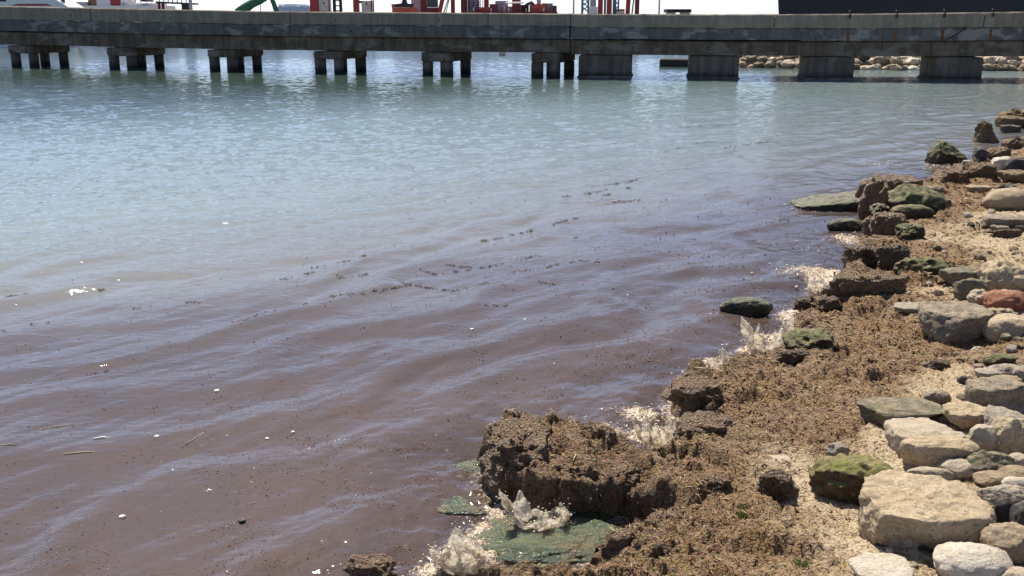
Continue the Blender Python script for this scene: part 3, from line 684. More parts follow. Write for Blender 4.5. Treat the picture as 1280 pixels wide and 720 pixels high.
# ------------------------------------------------------------------ small broken weed, shell and grit scattered on the ground (nobody could count it)
def flakes(P, size, tilt, tints, name, mat, label, asp=2.0, lf=.5):
    n = len(P); a = rng.random(n) * 2 * math.pi; s = size
    d = np.stack([np.cos(a), np.sin(a), rng.normal(size=n) * tilt], -1); e = np.stack([-np.sin(a), np.cos(a), rng.normal(size=n) * tilt], -1)
    L, Wd = (s * (0.6 + rng.random(n)))[:, None], (s / asp * (0.5 + rng.random(n)))[:, None]
    up = np.array([0, 0, 1.0])
    lift = (rng.random(n) * lf * s)[:, None]
    v0 = P - d * L * .5; v1 = P + e * Wd * .5 + up * lift; v2 = P + d * L * .5 + up * lift * .4; v3 = P - e * Wd * .5 + up * lift * .6
    V = np.stack([v0, v1, v2, v3], 1).reshape(-1, 3)
    b = (np.arange(n) * 4)[:, None]; F = np.concatenate([b + [0, 1, 2], b + [0, 2, 3]])
    C = np.repeat(np.concatenate([tints, np.ones((n, 1))], 1), 4, 0)
    o = mk(name, V, F, mat, smooth=False, cols={'tint': C}); tag(o, label, kind='stuff'); return o
def pick(pal, n):
    pal = np.array(pal); c = pal[rng.integers(0, len(pal), n)]; return np.clip(c * (0.7 + 0.6 * rng.random((n, 1))), 0, 1)
MF = mat_flake('weed_flake')
N = 150000
yy = np.exp(rng.uniform(math.log(3.3), math.log(26), N)); kk = rng.uniform(-.12, .62, N); xx = kk * (yy + .4)
zz, ww, dd = zland(xx, yy)
keep = (dd > 0.0) & (zz > 0.03) & (rng.random(N) < np.clip(ww * 1.1 - .05, .22, 1) * .75)
xx, yy, zz, ww = xx[keep], yy[keep], zz[keep], ww[keep]
n = len(xx)
pal = [(.15, .08, .034), (.20, .11, .047), (.25, .147, .064), (.27, .168, .092), (.11, .056, .025), (.28, .18, .055), (.24, .155, .10), (.07, .037, .02), (.30, .205, .115)]
tn = pick(pal, n); g_ = rng.random(n) < (.03 + .16 * sstep(.25, .5, fbm(xx * 2.3, yy * 2.3, o=3))); tn[g_] = pick([(.18, .20, .03), (.12, .17, .03), (.24, .22, .06)], g_.sum())
flakes(np.stack([xx, yy, zz + .003], -1), np.clip(.0026 * yy, .009, .05) * (.4 + rng.random(n)), .18, tn, 'seaweed_litter', MF, 'loose brown flakes of broken seaweed scattered over the mat', 2.2, .25)
i_ = rng.permutation(n)[:26000]
flakes(np.stack([xx, yy, zz + .006], -1)[i_], np.clip(.0075 * yy[i_], .025, .12) * (.4 + rng.random(len(i_))), .22, np.clip(tn[i_] * 1.0, 0, 1), 'seaweed_ribbon', MF, 'thin ribbons of dried seaweed tangled over the mat', 7.0, .15)
# grit on the sand
N = 16000
yy = np.exp(rng.uniform(math.log(3.3), math.log(20), N)); kk = rng.uniform(.1, .62, N); xx = kk * (yy + .4)
zz, ww, dd = zland(xx, yy); keep = (dd > .3) & (rng.random(N) < np.clip(1 - ww, 0, 1)); xx, yy, zz = xx[keep], yy[keep], zz[keep]; n = len(xx)
flakes(np.stack([xx, yy, zz + .002], -1), np.clip(.0015 * yy, .004, .02) * (.5 + rng.random(n)), .2, pick([(.5, .38, .24), (.58, .47, .32), (.3, .21, .12), (.14, .09, .05), (.42, .31, .18), (.2, .13, .07)], n), 'sand_grit', MF, 'coarse sand grit and shell crumbs between the stones', 1.3)

# ------------------------------------------------------------------ weed afloat
MFW = mat_flake('wet_weed_flake', .75)
N = 190000
yy = np.exp(rng.uniform(math.log(3.6), math.log(16), N)); kk = rng.uniform(-.58, .35, N); xx = kk * (yy + .4)
zz, dd = zsea(xx, yy)
den = np.exp(-np.clip(dd - .2, 0, 50) / 1.3) * (.12 + 1.1 * sstep(-.05, .45, fbm(xx * 2.2 + yy * .8, yy * 3.5, o=4, gain=.6))) + .012 * np.exp(-np.clip(dd, 0, 50) / 3.5)
keep = (dd > .03) & (rng.random(N) < den * 1.0)
xx, yy, zz, dd = xx[keep], yy[keep], zz[keep], dd[keep]; n = len(xx)
tn = pick([(.12, .055, .035), (.17, .08, .05), (.08, .04, .03), (.20, .12, .08), (.05, .03, .025)], n)
glint = rng.random(n) < .004 + .03 * np.exp(-np.clip(dd, 0, 9) / .7); tn[glint] = pick([(.75, .68, .58), (.6, .52, .42)], glint.sum())  # a few flakes coloured white to stand in for sun glints
flakes(np.stack([xx, yy, zz + .002], -1), np.clip(.0016 * yy, .006, .024) * (.4 + 1.3 * rng.random(n) ** 2), .22, tn, 'floating_weed', MFW, 'reddish brown seaweed crumbs and white flakes standing in for glints in the shallow water', 1.7, .3)
# dark drift lines further out
strands = [[(388, 334), (420, 328), (458, 322)], [(523, 337), (545, 342), (575, 338), (600, 334), (628, 330)], [(556, 331), (590, 333)], [(378, 382), (410, 374), (450, 370), (480, 364), (500, 358), (520, 353)], [(498, 352), (540, 358), (565, 363), (590, 357), (615, 352)], [(592, 382), (640, 380)], [(645, 325), (680, 319)], [(640, 340), (690, 333), (725, 327), (750, 328)],
    [(672, 352), (700, 355)], [(592, 303), (620, 298), (635, 293), (665, 288)], [(690, 283), (722, 274)], [(36, 409), (58, 406), (78, 403)], [(0, 372), (22, 370), (44, 367)], [(166, 387), (196, 383)], [(288, 403), (305, 404), (322, 398)], [(320, 393), (345, 391)], [(118, 362), (134, 361)], [(232, 381), (252, 381)], [(0, 414), (10, 417)], [(735, 236), (765, 232), (800, 226)], [(740, 243), (765, 243)], [(765, 254), (800, 250)], [(770, 230), (790, 236)], [(600, 300), (615, 300)], [(350, 351), (372, 351)], [(380, 344), (395, 341)], [(830, 190), (850, 186)], [(905, 185), (960, 178)], [(870, 180), (900, 176)], [(1110, 145), (1200, 140)], [(850, 160), (920, 155)], [(420, 347), (460, 341)], [(108, 467), (140, 462)], [(700, 246), (760, 238)]]
P_ = []
for s_ in strands:
    for (a, b), (c, d) in zip(s_[:-1], s_[1:]):
        m_ = int(6 + abs(c - a) * 2.6); t_ = rng.random(m_)
        gx_ = a + (c - a) * t_; gy_ = b + (d - b) * t_ + rng.normal(size=m_) * .7
        on = perlin(gx_ * .13, gy_ * .4) > -.08
        P_ += [pix(p, q, 0.0) for p, q in zip(gx_[on], gy_[on])]
P_ = np.array(P_); zz, _ = zsea(P_[:, 0], P_[:, 1]); P_[:, 2] = zz + .004
flakes(P_, np.clip(.0032 * P_[:, 1], .014, .06) * (.3 + rng.random(len(P_))), .02, pick([(.08, .05, .03), (.12, .075, .04), (.05, .034, .022)], len(P_)), 'drift_line', MFW, 'thin dark drift lines of weed strung along the wave crests', 3.4, .22)

# ------------------------------------------------------------------ splashes of breaking water
MSP = mat_splash()
def mat_foam():
    n = NT('foam'); p = n.pos(); c = n.ramp(n.noise(p, 30, 4, 0.7), [(0.34, (0.42, 0.30, 0.18)), (0.50, (0.80, 0.72, 0.60)), (0.65, (0.88, 0.84, 0.77))])
    b = n.bsdf(c, 0.15, None, 0.6); tl = n.n('BsdfTranslucent', {'Color': c}).outputs[0]
    n.t.links.new(n.n('MixShader', {0: 0.4, 1: b.outputs[0], 2: tl}).outputs[0], n.out.inputs[0]); return n.m
MFOAM = mat_foam()
def splash(box, seed, label, fingers=9, lean=-.2, thick=.35):
    """a crown of torn water thrown up where a wave hits: one ring shaped sheet with ragged fingers"""
    r_ = np.random.default_rng(seed); o = r_.random(4) * 40
    g = pix((box[0] + box[2]) / 2, box[3] - 3, 0.0); t = np.linalg.norm(g - np.array([0, 0, CAM_H])); m = t / FPX
    w = (box[2] - box[0]) * m; h = (box[3] - box[1]) * m * 1.12
    nu, nv = 150, 22
    u = np.linspace(0, 2 * math.pi, nu, endpoint=False); v = np.linspace(0, 1, nv)
    U, V_ = np.meshgrid(u, v, indexing='ij'); cu, su = np.cos(U), np.sin(U)
    hh = .30 + .55 * np.clip(fbm(cu * 1.1 + o[0], su * 1.1 + o[1], o=2) + .35, 0, 1.1) + .55 * np.clip(fbm(cu * 2.6 + o[2], su * 2.6, o=2), 0, 1) ** 1.4
    hh = np.minimum(hh * (.6 + .4 * (1 - np.abs(cu)) ** .6) * 1.0, .9) * h
    a, b = w * .40, w * .40 * thick
    fl = 1 + .25 * V_ ** 2 - .3 * V_ * (1 - V_)
    x = a * cu * fl + lean * h * V_ ** 2 * (hh / h); y = b * su * fl; z = hh * (V_ ** .9) - .02
    k = w * .9; nz = lambda q: fbm(x / w * 5 + q, y / w * 5 + o[3], z / w * 5 + q, o=3, gain=.4)
    x = x + nz(3) * w * .06; y = y + nz(17) * w * .09; z = z + nz(29) * w * .05 * V_
    i = np.arange(nu)[:, None] * nv + np.arange(nv - 1)[None]; j = ((np.arange(nu)[:, None] + 1) % nu) * nv + np.arange(nv - 1)[None]
    F = np.stack([i, j, j + 1, i + 1], -1).reshape(-1, 4)
    ob = mk('wave_splash', np.stack([x, y, z], -1), F, MSP, attrs={'tear': V_ ** 4 * .6})
    sm = ob.modifiers.new('thickness', 'SOLIDIFY'); sm.thickness = .006; sm.offset = 0
    ob.location = g; tag(ob, label, 'splash', 'splashes where small waves break on the seaweed')
    n = 700; iu, iv = r_.integers(0, nu, n), np.clip((nv * r_.random(n) ** .8).astype(int), 0, nv - 1)
    q = np.stack([x[iu, iv], y[iu, iv], z[iu, iv] * (.7 + .75 * r_.random(n) ** 2)], -1) + r_.normal(size=(n, 3)) * np.array([.06, .05, .035]) * w + g
    SPRAY.append((q, np.full(n, t) * .7))
    return ob
SPRAY = []
splash((636, 592, 716, 668), 1, 'tallest tan splash rising in front of the green pool', 10)
splash((545, 650, 612, 716), 2, 'amber splash curling over the rim at the bottom of the pool', 8)
splash((800, 505, 858, 572), 3, 'foamy splash between the two seaweed piles in the middle', 9)
splash((935, 385, 1012, 450), 4, 'cream splash beside the green algae coated rock', 9)
splash((1012, 335, 1062, 378), 5, 'low white foam burst behind the long weed mound', 8)
splash((884, 440, 938, 472), 6, 'low broken foam burst left of the cream splash', 8)
# spray beads and foam clots over the broken water
N = 9000; Pb = []
for px, py, rad, v in SPL:
    c = pix(px, py, 0.0); m_ = int(90 * v); q = rng.normal(size=(m_, 2)) * rad * .42 + c[:2]; Pb.append(q)
Pb = np.concatenate(Pb); zz, dd = zsea(Pb[:, 0], Pb[:, 1]); kz = dd > -.06; Pb, zz = Pb[kz], zz[kz]; n = len(Pb)
B0, BF = ICO[1]; rr = np.clip(.0008 * Pb[:, 1], .003, .012) * (.3 + rng.random(n) ** 3 * 1.6)
C3 = np.concatenate([Pb, (np.maximum(zz, 0) + .002 + .02 * rng.random(n) ** 3)[:, None]], 1)
C3 = np.concatenate([C3] + [q for q, _ in SPRAY]); rr = np.concatenate([rr] + [.0006 * t_ * (.5 + rng.random(len(t_)) ** 2 * 2) for _, t_ in SPRAY]); n = len(C3)
V = C3[:, None, :] + B0[None] * rr[:, None, None] * np.array([1.3, 1.0, .6])
F = (BF[None] + (np.arange(n) * len(B0))[:, None, None]).reshape(-1, 3)
tag(mk('foam_beads', V.reshape(-1, 3), F, MFOAM), 'tan foam beads and spray along the waterline', kind='stuff')

# ------------------------------------------------------------------ things afloat
MSTRAW, MWHITE = plain('straw', (.45, .36, .2), .7), plain('white_plastic', (.75, .75, .72), .4)
def stick(p0, p1, r, name, cat, label, mat):
    a, b = pix(*p0, .0), pix(*p1, .0); c = (a + b) / 2; zc = float(zsea(c[:1], c[1:2])[0][0])
    k = [a - c, (a * .4 + b * .6) - c + np.array([0, r * 1.5, r * .8]), b - c]
    o = MB().tube(k, [r, r * .95, r * .6], 6).build(name, mat, None, True); o.location = (c[0], c[1], zc + r * .4); tag(o, label, cat)
stick((117, 551), (137, 550), .006, 'floating_stick', 'stick', 'short white stick floating on brown water at left', MWHITE)
stick((80, 572), (122, 569), .004, 'floating_reed', 'reed', 'longest straw coloured reed floating at left below the white stick', MSTRAW)
stick((232, 557), (256, 541), .003, 'floating_reed', 'reed', 'thin straw reed floating at a slant right of the white stick', MSTRAW)
stick((46, 536), (92, 529), .003, 'floating_reed', 'reed', 'thin amber reed floating above the white stick', MSTRAW)
stick((0, 561), (22, 560), .0035, 'floating_reed', 'reed', 'straw reed floating at the left edge', MSTRAW)
def scrap(px, py, w_, name, cat, label, mat, seed):
    c = pix(px, py, 0); zc = float(zsea(c[:1], c[1:2])[0][0]); m = np.linalg.norm(c - np.array([0, 0, CAM_H])) / FPX
    P, F = rock_shape('lump', w_ * m, w_ * m * .8, w_ * m * .45, .3, seed, 2); o = mk(name, P, F, mat); o.location = (c[0], c[1], zc + .004); tag(o, label, cat)
scrap(153, 647, 8, 'plastic_scrap', 'litter', 'white crumpled scrap floating at lower left', MWHITE, 3)
scrap(196, 549, 6, 'plastic_scrap', 'litter', 'small white scrap afloat right of the white stick', MWHITE, 4)
scrap(271, 490, 7, 'plastic_scrap', 'litter', 'pale scrap afloat on the upper brown band', MWHITE, 5)
scrap(334, 548, 5, 'plastic_scrap', 'litter', 'white bit among flecks left of the middle', MWHITE, 6)
scrap(366, 540, 5, 'plastic_scrap', 'litter', 'white bit above the flecks nearest the middle', MWHITE, 7)
scrap(590, 409, 5, 'plastic_scrap', 'litter', 'white bit afloat in the middle of the water', MWHITE, 8)
scrap(302, 650, 10, 'weed_tuft', 'seaweed', 'small dark green tuft of weed afloat near the bottom', RM['wetgreen'], 9)
# white shell splinter and green tufts on the mat
def on_land(px, py): return ground_at([(px, py)])[0]
for px, py, w_, l in [(1002, 708, 22, 'bright green tuft of weed near the bottom edge'), (930, 647, 20, 'small bright green tuft in the middle of the brown mat'), (925, 655, 14, 'tiny yellow green tuft below the bright green one')]:
    g = on_land(px, py); m = g[3] / FPX; V, F = [], []
    for k in range(60):
        a = random.random() * 6.28; rr_ = random.random() ** .6 * w_ * m * .5; x, y = math.cos(a) * rr_, math.sin(a) * rr_ * .8; h_ = .012 + .014 * random.random(); dx, dy = random.gauss(0, .01), random.gauss(0, .01)
        b = len(V); V += [(x - .003, y, 0), (x + .003, y + .002, 0), (x + dx, y + dy, h_)]; F.append([b, b + 1, b + 2])
    o = mk('green_tuft', V, F, plain('green_weed', (.13, .24, .03), .5)); z_ = zland(np.array([g[0]]), np.array([g[1]]))[0][0]; o.location = (g[0], g[1], z_ + .004); tag(o, l, 'seaweed')
g = on_land(880, 657); o = MB().tube([(-.02, .012, .008), (0, 0, .014), (.022, -.02, .006)], [.004, .007, .003], 6).build('shell_splinter', MWHITE, None, True)
o.location = (g[0], g[1], zland(np.array([g[0]]), np.array([g[1]]))[0][0]); tag(o, 'white splinter of shell lying on the brown mat', 'shell')

# ------------------------------------------------------------------ the concrete pier
C_PAR = mat_concrete('concrete_parapet', (.22, .19, .145), (.30, .262, .21), None, .35)
C_SLAB = mat_concrete('concrete_slab', (.105, .104, .096), (.155, .15, .138), (.27, .255, .23), .4)
C_BEAM = mat_concrete('concrete_beam', (.115, .092, .066), (.175, .146, .112), (.20, .18, .15), .6)
C_PILE = mat_concrete('concrete_pile', (.125, .107, .085), (.19, .166, .133), None, .6, .7, True)
MIRON = plain('rusty_iron', (.05, .028, .02), .8); MRUST = plain('rust_streak', (.13, .06, .03), .9)
pier = root('concrete_pier', 'long grey concrete pier on piles and solid blocks crossing the harbour', 'pier')
A0, J0, B0_ = pix(-420, 74.5), pix(712, 97.3), pix(1500, 104.5)
def seg_frame(P, Q):
    d = (Q - P); L = np.linalg.norm(d[:2]); return P, d / L, np.array([-d[1], d[0], 0]) / L, L
SEGL, SEGR = seg_frame(A0, J0), seg_frame(J0, B0_)
def along(px):                                             # where that pixel column meets the pier front
    r = ray(px, 66); k = r[0] / r[1]
    P, d, n_, L = SEGL if px <= 712 else SEGR
    s = (k * P[1] - P[0]) / (d[0] - k * d[1]); return s
def at(px, s=None):
    P, d, n_, L = SEGL if px <= 712 else SEGR
    return P + d * along(px)
def ztop(px, py):
    q = at(px); return pixd(px, py, q[1])[2]
def levels(px):
    """heights of the bands at pixel column px, read off the photograph"""
    xs = [-420, 0, 330, 712, 712.5, 900, 1070, 1280, 1500]
    top = [0, 7.5, 14, 17, 17.2, 18.2, 17.2, 14.5, 10]; b1 = [16, 24.5, 30.5, 33, 33.5, 35.5, 35.5, 34, 31]; b2 = [30, 39.5, 45.5, 49, 49.5, 51.5, 52, 50.5, 49]; b3 = [46, 56.5, 63.5, 66.5, 68.5, 70, 71, 71, 71]
    return [ztop(px, np.interp(px, xs, v)) for v in (top, b1, b2, b3)]
WID = 3.9
def band(pa, pb, lo, hi, y0, y1, name, mat, seed, rough=0.02, ragged=0.0, bev=.05, step=8.0):
    """a beam between pixel columns pa..pb with slightly uneven arrises"""
    n_ = max(2, int((pb - pa) / step)); xs = np.linspace(pa, pb, n_ + 1); V, F = [], []
    r_ = np.random.default_rng(seed)
    rag = np.clip(np.cumsum(r_.normal(size=n_ + 1)) * .3 + r_.normal(size=n_ + 1) * .5, 0, 3)
    for i, px in enumerate(xs):
        P, d, nn, L = SEGL if (px <= 712 and pb <= 712) else SEGR
        r0 = ray(px, 66); k = r0[0] / r0[1]; s = (k * P[1] - P[0]) / (d[0] - k * d[1]); q = P + d * s
        lv = levels(min(px, 712) if pb <= 712 else max(px, 712.5)); z0, z1 = lv[lo], lv[hi]
        z0 += ragged * rag[i] * .05
        jt = r_.normal(size=4) * rough
        prof = [(y0 + bev * .3 + jt[0] * .3, z0 + bev * .3), (y0 + jt[0], z0 + bev), (y0 + jt[1] * .5, z1 - bev), (y0 + bev + abs(jt[2]), z1 + jt[3] * .4), (y1, z1), (y1, z0)]
        for a, b in prof: V.append((*(q + nn * a)[:2], b))
    m_ = 6
    for i in range(n_):
        for j in range(m_): F.append([i * m_ + j, i * m_ + (j + 1) % m_, (i + 1) * m_ + (j + 1) % m_, (i + 1) * m_ + j])
    F += [list(range(m_)), [n_ * m_ + j for j in range(m_)][::-1]]
    return mk(name, V, F, mat, pier, False)
joints = [-420, -150, 118, 365, 610, 712, 965, 1225, 1500]
for i, (a, b) in enumerate(zip(joints[:-1], joints[1:])):
    g_ = 0.9 if i else 0
    band(a + g_, b - (0 if b == 712 else .3), 1, 0, 0.0, .45, 'parapet', C_PAR, 40 + i, .012)
for i, (a, b) in enumerate([(-420, 118), (118.4, 365), (365.4, 711.3), (713.2, 1000), (1000.4, 1500)]):
    band(a, b, 2, 1, -.05, WID, 'deck_slab', C_SLAB, 60 + i, .012, .9 if 300 < a < 400 else .3)
for i, (a, b) in enumerate([(-420, 140), (140.4, 440), (440.4, 711), (713.4, 1020), (1020.4, 1500)]):
    band(a, b, 3, 2, .22, .75, 'edge_beam', C_BEAM, 80 + i, .012, .2)
    band(a, b, 3, 2, WID - .7, WID - .2, 'rear_beam', C_BEAM, 90 + i, .012, .2)
def local(px0, px1):
    P, d, nn, L = SEGL if px1 <= 712 else SEGR
    s0, s1 = along(px0), along(px1); return P, d, nn, s0, s1, math.atan2(d[1], d[0])
caps = [(-268, -238), (-130, -99), (8, 40), (131, 163), (257, 290), (390, 425), (525, 562), (663, 698)]
for i, (a, b) in enumerate(caps):
    P, d, nn, s0, s1, rz = local(a, b); q = P + d * s0; w = s1 - s0; zb = levels(a)[3]; zc = ztop(a, np.interp(a, [0, 130, 330, 525, 663], [66.5, 70, 72.5, 77, 78.5])) if a > 0 else zb - .42
    cp = MB().box(0, w, .12, WID - .9, zc, zb - .004, .05).build('pile_cap', C_BEAM, pier); cp.location = (q[0], q[1], 0); cp.rotation_euler = (0, 0, rz)
    for (u, v) in ((.22, .42), (w - .30, .40), (.30, WID - 1.35), (w - .20, WID - 1.3)):
        r_ = .26 + .04 * random.random(); dx = random.gauss(0, .03)
        MB().tube([(u + dx, v, -1.8), (u, v, zc * .5), (u, v, zc - .003)], [r_ * 1.02, r_, r_], 10).build('pile', C_PILE, cp, True)
blocks = [(723, 788), (862, 925), (1010, 1070), (1172, 1232), (1338, 1398)]
for i, (a, b) in enumerate(blocks):
    P, d, nn, s0, s1, rz = local(a, b); q = P + d * s0; w = s1 - s0; zb = levels(a)[3]
    o = MB().box(0, w, .10, WID - .9, -1.5, zb - .02, .07).build('pier_block', C_PILE, pier); o.location = (q[0], q[1], 0); o.rotation_euler = (0, 0, rz)
    f_ = MB().box(-.06, w + .06, .04, WID - .84, -1.5, .10, .05).build('block_footing', C_BEAM, o)
for px in (1058, 1116, 1175, 1235):
    P, d, nn, s0, s1, rz = local(px - 1.6, px + 1.6); q = P + d * s0; z = levels(px)[0]; w = s1 - s0
    o = MB().box(0, w, -.10, -.02, z - .20, z - .02, .02).tube([(w / 2, -.06, z - .05), (w / 2, -.02, z + .10), (w / 2, .12, z + .12), (w / 2, .2, z + .02)], .035, 6).build('mooring_hook', MIRON, pier); o.location = (q[0], q[1], 0); o.rotation_euler = (0, 0, rz)
    zz_ = levels(px)
    V = []; 
    for k in range(8): V += [(w * (.05 - .35 * random.random()), -.058 - .002, zz_[1] + .0 - (zz_[1] - zz_[2] - .06) * k / 7 - .05), (w * (.95 + .35 * random.random()), -.058 - .002, zz_[1] - (zz_[1] - zz_[2] - .06) * k / 7 - .05)]
    F = [[2 * k, 2 * k + 1, 2 * k + 3, 2 * k + 2] for k in range(7)]
    s_ = mk('rust_stain', V, F, MRUST, o, False)
qa, qb = pixd(1180, 51, at(1180)[1] - .25), pixd(1208, 34, at(1208)[1] - .12)
MB().tube([qa, (qa + qb) / 2 + np.array([0, -.02, -.05]), qb], .035, 6).build('drain_pipe', MIRON, pier, True)

# ------------------------------------------------------------------ beyond the pier
def far(px, py, y): return pixd(px, py, y)
# breakwater bank and its boulders
bank = MB(); Lb = []
bk = [(880, 81), (930, 84), (1060, 87), (1180, 88), (1300, 89), (1500, 92)]
bw = [pix(a, b, 0) for a, b in bk]
V, F = [], []
for q in bw:
    u = q / np.linalg.norm(q[:2]); u[2] = 0; hgt = .62 if q[0] > 8 else .15
    for dd_, z in ((0, -.8), (.7, hgt * .5), (1.6, hgt), (6, hgt * 1.05), (10, -1)): V.append(tuple((q + u * dd_)[:2]) + (z,))
for i in range(len(bw) - 1):
    for j in range(4): F.append([i * 5 + j, (i + 1) * 5 + j, (i + 1) * 5 + j + 1, i * 5 + j + 1])
tag(mk('breakwater_bank', V, F, RM['grey']), 'low rubble bank of the far breakwater', kind='structure')
protos = []
for k in range(6): protos.append(rock_shape(('angular', 'rough', 'rough')[k % 3], 1, .9, .8, 0, 300 + k, 3))
bm = ['pale', 'tan', 'grey', 'white', 'slate', 'olive', 'pale', 'grey', 'tan']
meshes = {}
cnt = 0
for row, (zoff, back, sz0) in enumerate(((.10, .15, .48), (.34, .75, .50), (.60, 1.4, .46))):
    px = 905.0 + row * 4
    while px < 1420:
        s_ = sz0 * (.7 + .8 * random.random()); yb = np.interp(px, [a for a, _ in bk], [b for _, b in bk]); q = pix(px, yb, 0); u = q / np.linalg.norm(q[:2])
        kk_ = (random.randrange(6), random.choice(bm))
        if kk_ not in meshes: meshes[kk_] = mk('breakwater_boulder', *protos[kk_[0]], RM[kk_[1]], link=False)
        o = bpy.data.objects.new('breakwater_boulder', meshes[kk_]); COL.objects.link(o)
        o.location = (q[0] + u[0] * back, q[1] + u[1] * back + random.gauss(0, .12), zoff + random.gauss(0, .06)); o.scale = (s_ * 1.15, s_, s_ * (.75 + .3 * random.random())); o.rotation_euler = (0, 0, random.random() * 6.28)
        tag(o, TONE[kk_[1]] + ' boulder in the jumble of the far breakwater seen under the pier', 'boulder', 'boulders of the far breakwater'); cnt += 1
        px += s_ * 1.0 / np.linalg.norm(q) * FPX
for px, py, w_, l, m_ in [(628, 69, 9, 'small white rock in the water seen under the pier left of the joint', 'white')]:
    q = pix(px, py, 0); P, F = rock_shape('angular', w_ * q[1] / FPX, .4, .45, 0, 5, 3); o = mk('far_rock', P, F, RM[m_]); o.location = (q[0], q[1], .1); tag(o, l, 'rock')
# dark pontoon under the pier
q0, q1 = pix(824, 83, 0), pix(866, 83.5, 0); pn = root('pontoon', 'dark low pontoon floating behind the solid pier blocks', 'pontoon', tuple(q0), math.atan2((q1 - q0)[1], (q1 - q0)[0])); Lp = np.linalg.norm(q1 - q0)
MDARK = plain('tarred_steel', (.022, .024, .028), .6)
MB().box(0, Lp, 0, 2.0, -.2, .45, .06).build('hull', MDARK, pn); MB().box(.05, Lp - .05, -.06, 2.06, .30, .40, .03).build('rubbing_strake', plain('old_rubber', (.04, .04, .04), .8), pn)
# far quay under the cranes
yq = 150
tag(MB().box(-160, 60, 118, 300, -2, 1.6).build('quay', C_PAR), 'far quay of the port', kind='structure')
m = 1 / FPX
MRED, MREDD, MWH, MBLK = plain('red_paint', (.36, .035, .035), .55), plain('dark_red_paint', (.17, .03, .035), .6), plain('white_paint', (.75, .73, .70), .45, var=.08), plain('black_steel', (.018, .018, .024), .5)
MGRN, MBLU, MORG, MGRY, MBRN = plain('green_paint', (.035, .14, .075), .5), plain('blue_paint', (.10, .20, .30), .5), plain('orange_paint', (.50, .10, .05), .55), plain('grey_paint', (.38, .38, .38), .5), plain('brown_wood', (.26, .13, .055), .7)
MPINK, MBEI = plain('faded_pink_paint', (.46, .33, .34), .6), plain('beige_paint', (.62, .57, .52), .6)
MGLS = plain('dark_glass', (.03, .035, .04), .15)
def X_(px, y): return (px - 640) / FPX * y / (_c + 0 * y) if False else far(px, 10, y)[0]
def Z_(py, y): return far(640, py, y)[2]
ZQ = 1.6
def block(mb, px0, px1, py0, py1, y, dep, z0=None): return mb.box(X_(px0, y), X_(px1, y), y, y + dep, Z_(py1, y) if z0 is None else z0, Z_(py0, y))
# white motor yacht at far left
y = 95.0
yt = root('white_yacht', 'white yacht with a red stripe moored behind the left end of the pier', 'yacht')
hull = MB(); top = [(-40, -14), (88, -14), (94, 8.6), (70, 10), (-40, 10)]
poly = [(X_(-60, y), -.3), (X_(70, y), -.3), (X_(86, y), Z_(9, y)), (X_(58, y), Z_(-9, y)), (X_(9, y), Z_(-6, y)), (X_(9, y), Z_(2, y)), (X_(-60, y), Z_(2, y))]
hull.prism(poly, y, y + 3.4).build('hull', MWH, yt)
MB().prism([(X_(14, y), Z_(7.2, y)), (X_(22, y), Z_(4.8, y)), (X_(60, y), Z_(4.9, y)), (X_(65, y), Z_(7.2, y))], y - .04, y - .003).build('red_stripe', MRED, yt)
block(MB(), -60, 8.4, -14, 1.8, y + .3, 2.6).build('cabin', MBLK, yt)
MB().bar((X_(74, y), y + 1, Z_(4, y)), (X_(74, y), y + 1, Z_(-14, y)), .25).build('mast', MBLK, yt)
# low grey and white shed, workboat
y = 130.0
sh = root('white_workboat', 'white workboat with a red door panel and brown locker behind the pier', 'boat')
block(MB(), 80, 200, 7, 0, y, 6, -.2).build('hull', MWH, sh)
block(MB(), 82, 111, 2.3, 9, y + .5, 4).build('grey_locker', MGRY, sh)
bl = block(MB(), 111, 121, -4, 9, y + .4, 3).build('brown_locker', MBRN, sh)
block(MB(), 110.6, 113.8, 3, 7.6, y + .36, .05).build('locker_dark_side', MBLK, bl)  # thin dark plate along the left side of the locker front
cb = block(MB(), 121.3, 153, -16, 10, y + .3, 5).build('cabin', MWH, sh)
block(MB(), 138.6, 151, -16, 10, y + .22, .075).build('red_panel', MRED, cb)
dk = block(MB(), 153.3, 196, 4, 11.5, y + .6, 4).build('deckhouse', MBEI, sh)
for a, b in ((176, 180), (181, 185)): block(MB(), a, b, 7, 9.8, y + .54, .055).build('window', MGLS, dk)
block(MB(), 176, 186, -6, 2, y + .8, 2).build('dark_hatch', MBLK, sh)
for k in range(6): MB().bar((X_(154 + k * 7, y), y + .4, Z_(4, y)), (X_(156 + k * 7, y), y + .4, Z_(-6, y)), .07).build('rail_post', MGRY, sh)
# dark gangway
gw = root('gangway', 'dark steel gangway with upright rail posts left of the green boom', 'gangway')
y = 125.0
MB().prism([(X_(195, y), Z_(4, y)), (X_(244, y), Z_(6, y)), (X_(244, y), Z_(3.8, y)), (X_(195, y), Z_(1.6, y))], y, y + 1.5).build('walkway', MBLK, gw)
for k in range(8):
    a = 199 + k * 5.6; MB().bar((X_(a, y), y + .2, Z_(3, y)), (X_(a + 1.5, y), y + .2, Z_(-12, y)), .09).build('rail_post', MBLK, gw)
block(MB(), 227, 236, 4, 0, y + .2, 1, ZQ).build('support', MBLK, gw)
block(MB(), 236.4, 240, -14, 0, y - .3, .25, ZQ).build('lamp_mast', MGRY, gw)
for a in (198, 203): MB().bar((X_(a, y), y + .3, ZQ), (X_(a, y), y + .3, Z_(2, y)), .25).build('leg', MREDD, gw)
